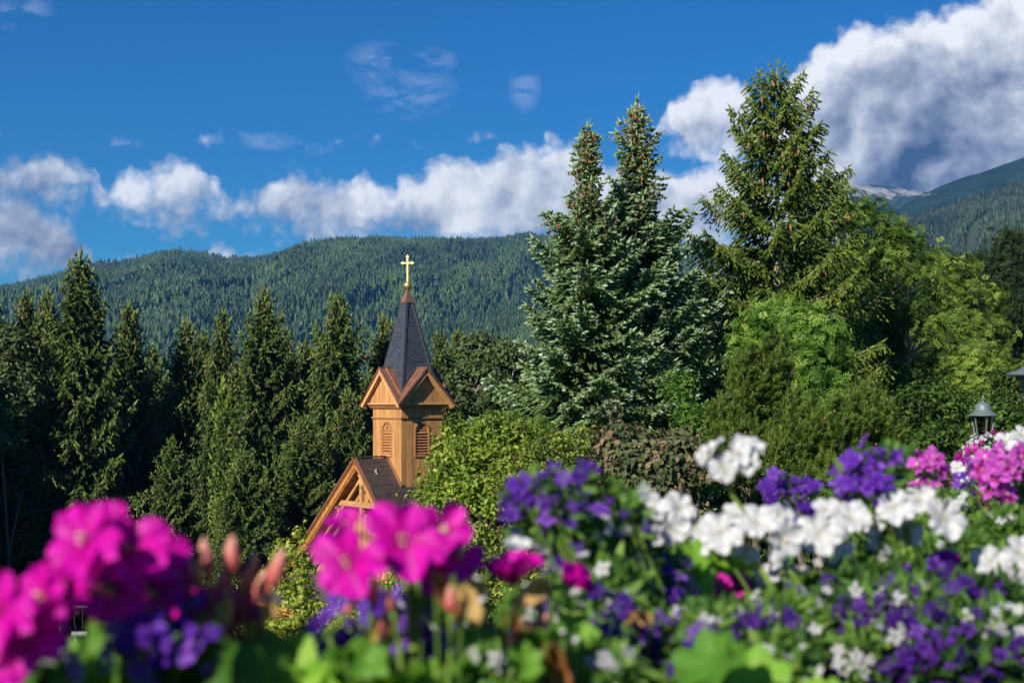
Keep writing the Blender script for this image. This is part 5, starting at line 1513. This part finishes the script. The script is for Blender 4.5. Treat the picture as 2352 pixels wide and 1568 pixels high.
WG = [('white geranium head standing highest, on a tall yellow-green stalk before the mountain pines', [(1675, 1068, .96, 74, 13, .0135)], [], 1675, 11, [(1690, 1300, 1.0, 50, 40, 3)]),
      ('dense round white geranium head directly below the highest one', [], [S(1655, 1224, .93, 62, -.3, .3, .3), S(1735, 1199, .94, 56, 0, .5, 1.1), S(1795, 1239, .93, 60, .4, .1, 2), S(1690, 1184, .96, 46, 0, .9, .4, 1), S(1620, 1239, .95, 44, -.8, 0, .2, 1), S(1710, 1269, .95, 44, 0, -.3, 1, 1), S(1790, 1184, .97, 40, .5, .7, .2, 1)], 1725, 12, [(1620, 1300, .98, 60, 40, 5), (1740, 1300, 1.0, 60, 40, 3)]),
      ('white geranium head left of the dense round one, beside purple lobelia', [], [S(1500, 1165, .98, 46, -.2, .4, .6), S(1560, 1165, 1.0, 46, .3, .4, 0), S(1485, 1235, .96, 50, -.2, -.1, 1.4), S(1545, 1215, .97, 46, .2, .1, 2), S(1590, 1205, 1.0, 38, .7, 0, .4, 1), S(1460, 1190, .99, 36, -.8, .3, .2, 1)], 1520, 13, [(1560, 1300, 1.0, 60, 30, 4)]),
      ('white geranium head with broad petals right of the dense round one', [], [S(1880, 1225, .95, 62, -.3, .1, .5), S(1950, 1190, .97, 54, .1, .6, 1.3), S(1925, 1245, .96, 46, .3, -.2, 0, 1), S(1895, 1170, .99, 42, -.1, .9, .8, 1)], 1910, 14, [(1900, 1330, 1.0, 70, 30, 4)]),
      ('wide white geranium head nearest the lilac flowers', [], [S(2055, 1164, .98, 56, -.4, .4, .2), S(2110, 1149, 1.0, 50, 0, .8, 1.0, 1), S(2165, 1189, .97, 62, .3, .1, .2), S(2085, 1219, 1.0, 44, 0, -.2, .8, 1), S(2010, 1204, 1.0, 36, -.8, 0, .4, 1)], 2100, 15, [(2080, 1300, 1.02, 80, 25, 3)]),
      ('small white geranium head low under the dense round one', [], [S(1760, 1320, 1.02, 36, -.4, .3, .4), S(1830, 1325, 1.02, 38, .4, .2, 1), S(1795, 1360, 1.0, 34, 0, -.1, .3), S(1720, 1345, 1.04, 28, -.8, 0, .4, 1), S(1790, 1295, 1.04, 30, 0, .9, .5, 1), S(1850, 1365, 1.02, 28, .6, -.3, .5, 1)], 1790, 16, [(1850, 1390, 1.05, 90, 40, 6)]),
      ('white geranium head cut by the right edge of the view', [], [S(2275, 1290, 1.0, 52, -.4, .2, .6), S(2340, 1270, 1.0, 56, .2, .5, 1.2), S(2325, 1335, .98, 54, .1, -.2, .2), S(2380, 1310, 1.0, 50, .5, .1, .2)], 2300, 17, [(2300, 1400, 1.1, 60, 40, 3)]),
      ('small distant white geranium head at the right edge below the lamp', [], [S(2310, 1015, 3.0, 30, -.2, .4, .3), S(2345, 1000, 3.0, 32, .2, .6, 1), S(2290, 1050, 3.0, 20, -.4, -.2, 2), S(2340, 1040, 3.0, 26, 0, .1, .4, 1)], 2310, 18, []),
      ('small white geranium head between the lilac flowers and the pink flower ball', [], [S(2200, 1075, 2.6, 22, -.4, .4, .2), S(2235, 1070, 2.6, 22, .3, .5, 1), S(2215, 1095, 2.6, 18, 0, 0, .5, 1)], 2215, 19, [])]
for lab, hs, sg, gx, sd_, lv in WG:
    geranium(lab, 'white', hs, root_at(gx, (hs or sg)[0][2]), single=sg, leaves=lv, seed=sd_, leaf_r=.020)
geranium('single white petals standing up behind the half-open magenta bud', 'white', [], root_at(1190, .75), single=[(1180, 1275, .72, .016, (.2, -.5, .9), .3, 3), (1085, 1355, .66, .012, (.3, -1, .1), 0, 1), (955, 1375, .68, .014, (0, -1, .2), 0, 1), (980, 1395, .69, .012, (0, -1, .2), 1, 1)], leaves=[(1100, 1620, .7, 60, 30, 3)], seed=20)
# --- lilac geraniums
geranium('lilac-pink geranium with dark-spotted petals left of the pink flower ball', 'lilac', [(2130, 1075, 1.9, 45, 11, .0185), (2125, 1120, 1.9, 28, 5, .017)], root_at(2130, 1.95), leaves=[(2150, 1200, 1.9, 60, 50, 5)], seed=22, leaf_r=.02)
geranium('large lilac-pink geranium cluster at the right edge under the pink flower ball', 'lilac', [(2290, 1090, 1.8, 62, 16, .020), (2330, 1060, 1.85, 45, 9, .019), (2295, 1140, 1.8, 36, 6, .019)], root_at(2290, 1.85), leaves=[(2290, 1230, 1.8, 70, 50, 5)], seed=23, leaf_r=.02)
geranium('small lilac-pink geranium tucked left of the tall purple lobelia', 'lilac', [(1950, 1085, 1.5, 30, 6, .014), (1975, 1105, 1.5, 20, 4, .013)], root_at(1950, 1.55), seed=24)
geranium('tiny lilac-pink geranium peeping over the white heads', 'lilac', [(1815, 1160, 1.45, 22, 5, .012), (1835, 1185, 1.45, 15, 3, .011)], root_at(1830, 1.5), seed=25)
geranium('magenta geranium flowers behind yellow-green leaves under the white heads', 'magenta', [(1630, 1370, .95, 50, 7, .015), (1690, 1350, .98, 22, 3, .014), (1740, 1420, .97, 36, 4, .016)], root_at(1650, .95), dry=[(1560, 1400, .95, .03), (1600, 1430, .95, .03), (1540, 1450, .95, .025)], leaves=[(1600, 1440, .98, 60, 30, 4)], seed=26, leaf_r=.02)
geranium('upright magenta petals among the deep violet lobelia at the right', 'magenta', [], root_at(2170, 1.2), single=[(2165, 1310, 1.1, .027, (-.2, -.5, 1), .3, 3), (2190, 1325, 1.1, .024, (.8, -.5, .5), .8, 3), (2345, 1370, 1.1, .018, (0, -1, .2), .8, 1)], seed=27)

# --- lobelia and small white bedding flowers
bedding('purple lobelia rising between the green elder and the first white geranium', 'purple', [(1240, 1140, .80, 62, 42), (1290, 1190, .80, 60, 40), (1190, 1150, .80, 28, 26), (1390, 1160, .85, 55, 40), (1330, 1110, .84, 30, 24), (1430, 1210, .85, 50, 40)], root_at(1300, .8), 900, 190, .0072, .014, 31, tone=.55)
bedding('purple lobelia mass below the first white geranium, mixed with tiny white flowers', 'purple', [(1400, 1300, .86, 110, 60), (1330, 1290, .84, 60, 50), (1480, 1330, .88, 90, 70), (1520, 1430, .9, 80, 60), (1380, 1400, .86, 90, 60)], root_at(1400, .85), 1900, 270, .0072, .014, 32, tone=.5)
bedding('tall blurred purple lobelia spike left of the lilac geranium', 'purple', [(2005, 1075, 1.0, 42, 32), (1970, 1090, 1.0, 30, 26), (2055, 1060, 1.0, 28, 26), (2000, 1120, 1.0, 46, 34)], root_at(2000, 1.05), 300, 52, .010, .018, 33, tone=.5)
bedding('thin purple lobelia sprays between the highest white head and the lilac flowers', 'purple', [(1790, 1125, 1.4, 50, 18), (1870, 1115, 1.45, 36, 14), (1840, 1150, 1.4, 60, 20), (2230, 1120, 2.4, 30, 14)], root_at(1830, 1.4), 160, 70, .0095, .013, 34, tone=.5)
bedding('deep violet lobelia mass filling the lower right corner', 'violet', [(2050, 1420, .92, 150, 70), (2250, 1420, .95, 130, 75), (2150, 1510, .88, 210, 70), (2330, 1520, .88, 90, 70), (1960, 1370, .95, 60, 45), (2120, 1380, .98, 150, 50)], root_at(2150, 1.0), 4000, 1150, .0078, .022, 35, tone=.18)
bedding('deep violet lobelia patch between the white bedding and the right corner mass', 'violet', [(1900, 1500, .92, 90, 60), (1840, 1430, .94, 60, 40)], root_at(1880, .95), 1100, 210, .0085, .018, 36, tone=.32)
bedding('small violet lobelia under the two big magenta flowers', 'purple', [(960, 1425, .62, 48, 34), (870, 1465, .62, 42, 24), (900, 1450, .63, 60, 25)], root_at(930, .63), 110, 52, .0085, .010, 37, tone=.45)
bedding('deep violet lobelia along the bottom edge left of the broad leaves', 'violet', [(1180, 1500, .66, 60, 36), (1370, 1470, .7, 60, 36), (1060, 1480, .66, 40, 26), (1480, 1450, .72, 60, 40)], root_at(1250, .68), 500, 90, .0085, .013, 49, tone=.45)
bedding('violet lobelia low in front of the maple and the porch', 'violet', [(800, 1490, .62, 50, 26), (1010, 1520, .62, 60, 26), (620, 1540, .6, 50, 22), (1600, 1500, .7, 50, 30), (1720, 1430, .8, 60, 30)], root_at(800, .62), 300, 85, .0075, .012, 54, tone=.45)
bedding('single violet lobelia spray low between the maple and the leaves', 'purple', [(692, 1512, .60, 30, 32)], root_at(690, .6), 30, 18, .0085, .009, 38, tone=.45)
bedding('blurred violet lobelia in the lower left, under the salmon buds', 'purple', [(330, 1470, .52, 60, 30), (400, 1475, .53, 45, 30), (440, 1520, .55, 50, 25), (560, 1530, .56, 35, 22)], root_at(380, .53), 260, 55, .0085, .012, 39, tone=.5)
SW = [('tiny white bedding flowers sprinkled in the deep violet mass at the lower right', [(2080, 1400, .9, 120, 60), (2260, 1460, .88, 120, 70), (1990, 1500, .86, 90, 60)], .88, 52, 700, 85),
      ('tiny white bedding flowers low in front of the two big magenta flowers', [(760, 1520, .66, 110, 35), (900, 1500, .66, 100, 35), (1050, 1450, .68, 80, 35)], .66, 53, 350, 60),
      ('tiny white and green bedding flowers around the broad leaves at the bottom', [(1500, 1500, .72, 90, 50), (1780, 1520, .74, 80, 45), (1640, 1440, .8, 90, 40)], .74, 51, 900, 60),
      ('tiny white bedding flowers scattered through the purple lobelia beside the green elder', [(1300, 1230, .82, 110, 40), (1420, 1190, .84, 60, 50), (1380, 1350, .8, 110, 60)], .82, 50, 500, 75),
      ('tiny white bedding flowers along the bottom edge left of the broad leaves', [(1150, 1530, .62, 120, 40), (950, 1530, .62, 120, 35), (1350, 1540, .64, 120, 40)], .63, 48, 500, 70),
      ('tiny white bedding flowers in the lower left corner', [(60, 1520, .52, 80, 40), (20, 1560, .52, 60, 30)], .52, 41, 160, 46),
      ('tiny white bedding flowers below the half-open magenta buds', [(1250, 1420, .75, 90, 50), (1350, 1400, .78, 80, 50), (1300, 1500, .75, 90, 45), (1400, 1480, .8, 70, 50)], .76, 42, 1300, 150),
      ('tiny white bedding flowers among green leaves under the wide white heads', [(1800, 1440, .9, 110, 60), (1880, 1380, .98, 90, 50), (2000, 1310, 1.0, 90, 40), (1760, 1520, .85, 90, 50), (1960, 1400, .98, 90, 60)], 1.0, 43, 3800, 170),
      ('green bedding foliage with few white flowers below the lilac flowers', [(2200, 1290, 1.2, 110, 60), (2310, 1240, 1.4, 70, 70), (2130, 1260, 1.3, 80, 50), (2060, 1310, 1.15, 90, 40), (2330, 1170, 1.9, 40, 60), (2180, 1180, 1.8, 60, 50), (2250, 1340, 1.1, 110, 50)], 1.4, 44, 5200, 60),
      ('green bedding foliage with scattered white flowers between the two purple lobelias', [(1600, 1330, 1.05, 100, 50), (1560, 1420, 1.0, 80, 60), (1680, 1440, .98, 120, 60), (1640, 1520, .85, 130, 50), (1480, 1520, .85, 100, 50), (1750, 1380, 1.05, 80, 50)], .98, 45, 4600, 110)]
for lab, bl, D, sd_, nl, nf in SW:
    bedding(lab, 'white', bl, root_at(bl[0][0], D), nl, nf, .0065, .016, sd_, 'white_bedding_flower', tone=.55)
# broad leaves in front, low
geranium('broad bright green geranium leaves on a thick stalk at the bottom, near the lens', 'white', [], root_at(1660, .62),
         leaves=[(1650, 1510, .64, 25, 20, 2), (1725, 1560, .62, 25, 15, 1), (1590, 1580, .62, 25, 10, 1), (1840, 1610, .7, 80, 20, 2)], seed=46, leaf_r=.024)
geranium('leafy geranium without flowers along the bottom edge below the porch', 'white', [], root_at(700, .6), leaves=[(640, 1590, .58, 130, 45, 14), (820, 1580, .58, 120, 35, 10), (1080, 1560, .6, 130, 45, 11), (460, 1590, .56, 90, 40, 8)], buds=[(880, 1465, .57, .017, .1), (905, 1430, .57, .012, -.2)], seed=47, leaf_r=.017)

# ------------------------------------------------------------------ lamps
IRON = plain('grey_green_cast_metal', (.12, .15, .155), .5, metal=.1, nscale=9, var=.12)
gm, nt, out = newmat('lantern_glass')
gb = nt.nodes.new('ShaderNodeBsdfGlass'); gb.inputs['Roughness'].default_value = .02; gb.inputs['IOR'].default_value = 1.1; gb.inputs['Color'].default_value = (.42, .38, .28, 1)
nt.links.new(gb.outputs[0], out.inputs[0])


def lamp(label, gx, gy_top, D, scale=.81):
    x = (gx * K - 512) / F * D; zt = hgt(gy_top, D); g = float(ground_h(x, D))
    e = empty('street_lamp', (x, D, g), 0, label, 'lamp'); z = zt - g; s = scale
    h = Acc()
    prof_ = [(0, 0), (.012, -.02), (.016, -.035), (.010, -.05), (.030, -.075), (.012, -.085), (.014, -.115), (.03, -.122), (.066, -.134), (.094, -.165), (.106, -.205), (.109, -.25), (.120, -.262), (.136, -.285), (.158, -.312), (.190, -.332), (.215, -.338), (.215, -.350), (.14, -.352)]
    lathe(h, [(r_ * s, z + zz * s * .81) for r_, zz in prof_], n=28)
    z += .352 * s * .19
    hd = h.build('lamp_roof', IRON, e, smooth=True)
    c = Acc()
    for k in range(6):
        a = math.pi / 6 + k * math.pi / 3
        beam(c, (.155 * s * math.cos(a), .155 * s * math.sin(a), z - .352 * s), (.085 * s * math.cos(a), .085 * s * math.sin(a), z - .72 * s), .016 * s, .016 * s, (math.cos(a), math.sin(a), 0))
    lathe(c, [(0, z - .72 * s), (.095 * s, z - .72 * s), (.10 * s, z - .74 * s), (.05 * s, z - .78 * s), (.03 * s, z - .84 * s)], n=18)
    c.build('lantern_frame', IRON, e)
    q = Acc(); lathe(q, [(.145 * s, z - .355 * s), (.08 * s, z - .715 * s)], n=6, tone=.5); q.build('glass', gm, e)
    b = Acc(); lathe(b, [(.03, z - .84 * s), (.035, z - 1.2), (.045, z - 1.9), (.06, .5), (.09, .45), (.10, .1), (.14, .08), (.14, -.1)], n=16); b.build('post', IRON, e, smooth=True)
    return e


lamp('grey bell-roofed lantern on a post above the pink and white flower ball', 2258, 906, 15.5)
lamp('second grey lantern mostly outside the right edge, only its roof rim in view', 2441, 699, 4.6)

# flower ball round the lamp post
bc = P(2280, 1088, 15.3)
rb = np.random.default_rng(77)
be = empty('hanging_basket', (bc.x, bc.y, bc.z - .45), 0, 'round flower ball of pink, white and violet blossoms around the lamp post under the lantern', 'flower basket')
a = Acc(); lathe(a, [(.05, .05), (.16, .08), (.24, .2), (.26, .3), (.25, .3), (.05, .12)], n=20); a.build('bowl', clay, be)
n = 1500; d = nrm(rb.normal(size=(n, 3))); la = Acc()
scatter(la, *LEAF, np.array([0, 0, .45]) + d * [.40, .40, .42] * rb.uniform(.6, 1, n)[:, None], nrm(d + rb.normal(0, .7, (n, 3))), .05, .035, np.clip(.45 + rb.normal(0, .2, n), 0, 1), normal=nrm(d + rb.normal(0, .4, (n, 3))), rng=rb)
la.build('leaves', S_LEAF, be)
for nm, n, lo, hi, mt, fs, cl_ in (('pink_blossoms', 420, -.2, .9, 'magenta', .022, 34), ('white_blossoms', 330, .35, 1.0, 'white', .022, 20), ('violet_blossoms', 800, -.9, .45, 'violet', .012, 70)):
    cd0 = nrm(rb.normal(size=(cl_, 3))); cd0[:, 2] = rb.uniform(lo, hi, cl_); cd0[:, 1] = -np.abs(cd0[:, 1]); cd0 = nrm(cd0)
    if nm == 'pink_blossoms': cd0[:, 0] -= .45; cd0 = nrm(cd0)
    k = rb.integers(0, cl_, n); dd = nrm(cd0[k] + rb.normal(0, .10, (n, 3))); fa = Acc()
    scatter(fa, ST[0], ST[1], np.array([0, 0, .45]) + dd * [.43, .43, .45] * rb.uniform(.95, 1.06, n)[:, None], nrm(dd + rb.normal(0, .4, (n, 3))), fs, fs, np.clip(.65 + rb.normal(0, .15, n), .4, 1), ST[2], rng=rb)
    o = fa.build(nm, PM[mt], be); o['kind'] = 'stuff'

# ------------------------------------------------------------------ transformer by the wood's edge, bird in the air
def transformer():
    D = 60; c = P(188, 1500, D); g = float(ground_h(c.x, c.y)); s = M(1, D)
    metal = plain('grey_transformer_paint', (.20, .22, .20), .5, metal=.2, nscale=5, var=.2); 
    e = empty('electric_transformer', (c.x, c.y, g), R(8), 'grey finned electric transformer between two posts in the shade at the lower left', 'transformer')
    zt = c.z - g
    a = Acc(); w = s * 24; h0, h1 = zt - s * 26, zt + s * 22
    box(a, (-w, -.30, h0), (w, .30, h1))
    for k in range(7):
        x = -w + .04 + k * (2 * w - .08) / 6; box(a, (x - .012, -.46, h0 + .06), (x + .012, -.302, h1 - .06))
    box(a, (-w - .06, -.50, h0 - .07), (w + .06, .36, h0 - .003)); box(a, (-w - .04, -.34, h1 + .002), (w + .04, .34, h1 + .05))
    a.build('tank', metal, e)
    t = Acc(); tube(t, [(-w * .6, 0, h1 + .05), (-w * .6, 0, h1 + .3)], .05, 8); tube(t, [(-w * .95, 0, h1 + .42), (w * .5, 0, h1 + .42)], .12, 12); t.build('oil_conservator', metal, e)
    for x in (-w * .3, w * .1, w * .5):
        i_ = Acc(); lathe(i_, [(0, 0), (.05, 0), (.03, .05), (.055, .08), (.03, .12), (.05, .15), (.03, .2), (.045, .23), (.012, .3), (.012, .5), (0, .5)], (x, .15, h1 + .05), 10)
        i_.build('insulator', plain('brown_porcelain', (.12, .05, .03), .2), e)
    p_ = Acc()
    for x in (-w - .5, w + .45): box(p_, (x - .05, .2, -.3), (x + .05, .34, h1 + 1.9))
    box(p_, (-w - .6, .22, h1 + 1.5), (w + .6, .32, h1 + 1.58)); box(p_, (-w - .6, -.2, h0 - .16), (w + .6, .3, h0 - .075)); 
    p_.build('support_frame', metal, e)
    k = Acc()
    for x in (-.6, 0, .6): tube(k, [(x * w, .15, h1 + .55), (x * w * 1.3, .2, h1 + 1.0), (x * w * 1.1, .26, h1 + 1.5)], .02, 5)
    k.build('cables', DARK, e)


transformer()
bp = P(2151, 352, 190)
a = Acc()
bp_ = np.array(bp)
V = [(-.55, 0, .18), (-.2, .06, .10), (0, .1, .02), (.0, -.12, .02), (-.2, -.06, .08), (.5, 0, .30), (.2, .07, .12), (.2, -.06, .10), (0, 0, .09), (0, 0, -.06), (-.05, -.34, .0), (.06, .30, 0)]
a.add(np.array(V), [(0, 1, 4), (1, 2, 3), (1, 3, 4), (5, 7, 6), (6, 7, 3), (6, 3, 2), (8, 2, 3), (9, 3, 2), (10, 8, 9), (11, 9, 8), (10, 3, 8), (11, 8, 2), (10, 9, 3), (11, 2, 9)])
o = a.build('bird', plain('dark_feathers', (.03, .03, .035), .8)); o.location = bp; tag(o, 'tiny dark bird gliding below the big cloud', 'bird')
haze()
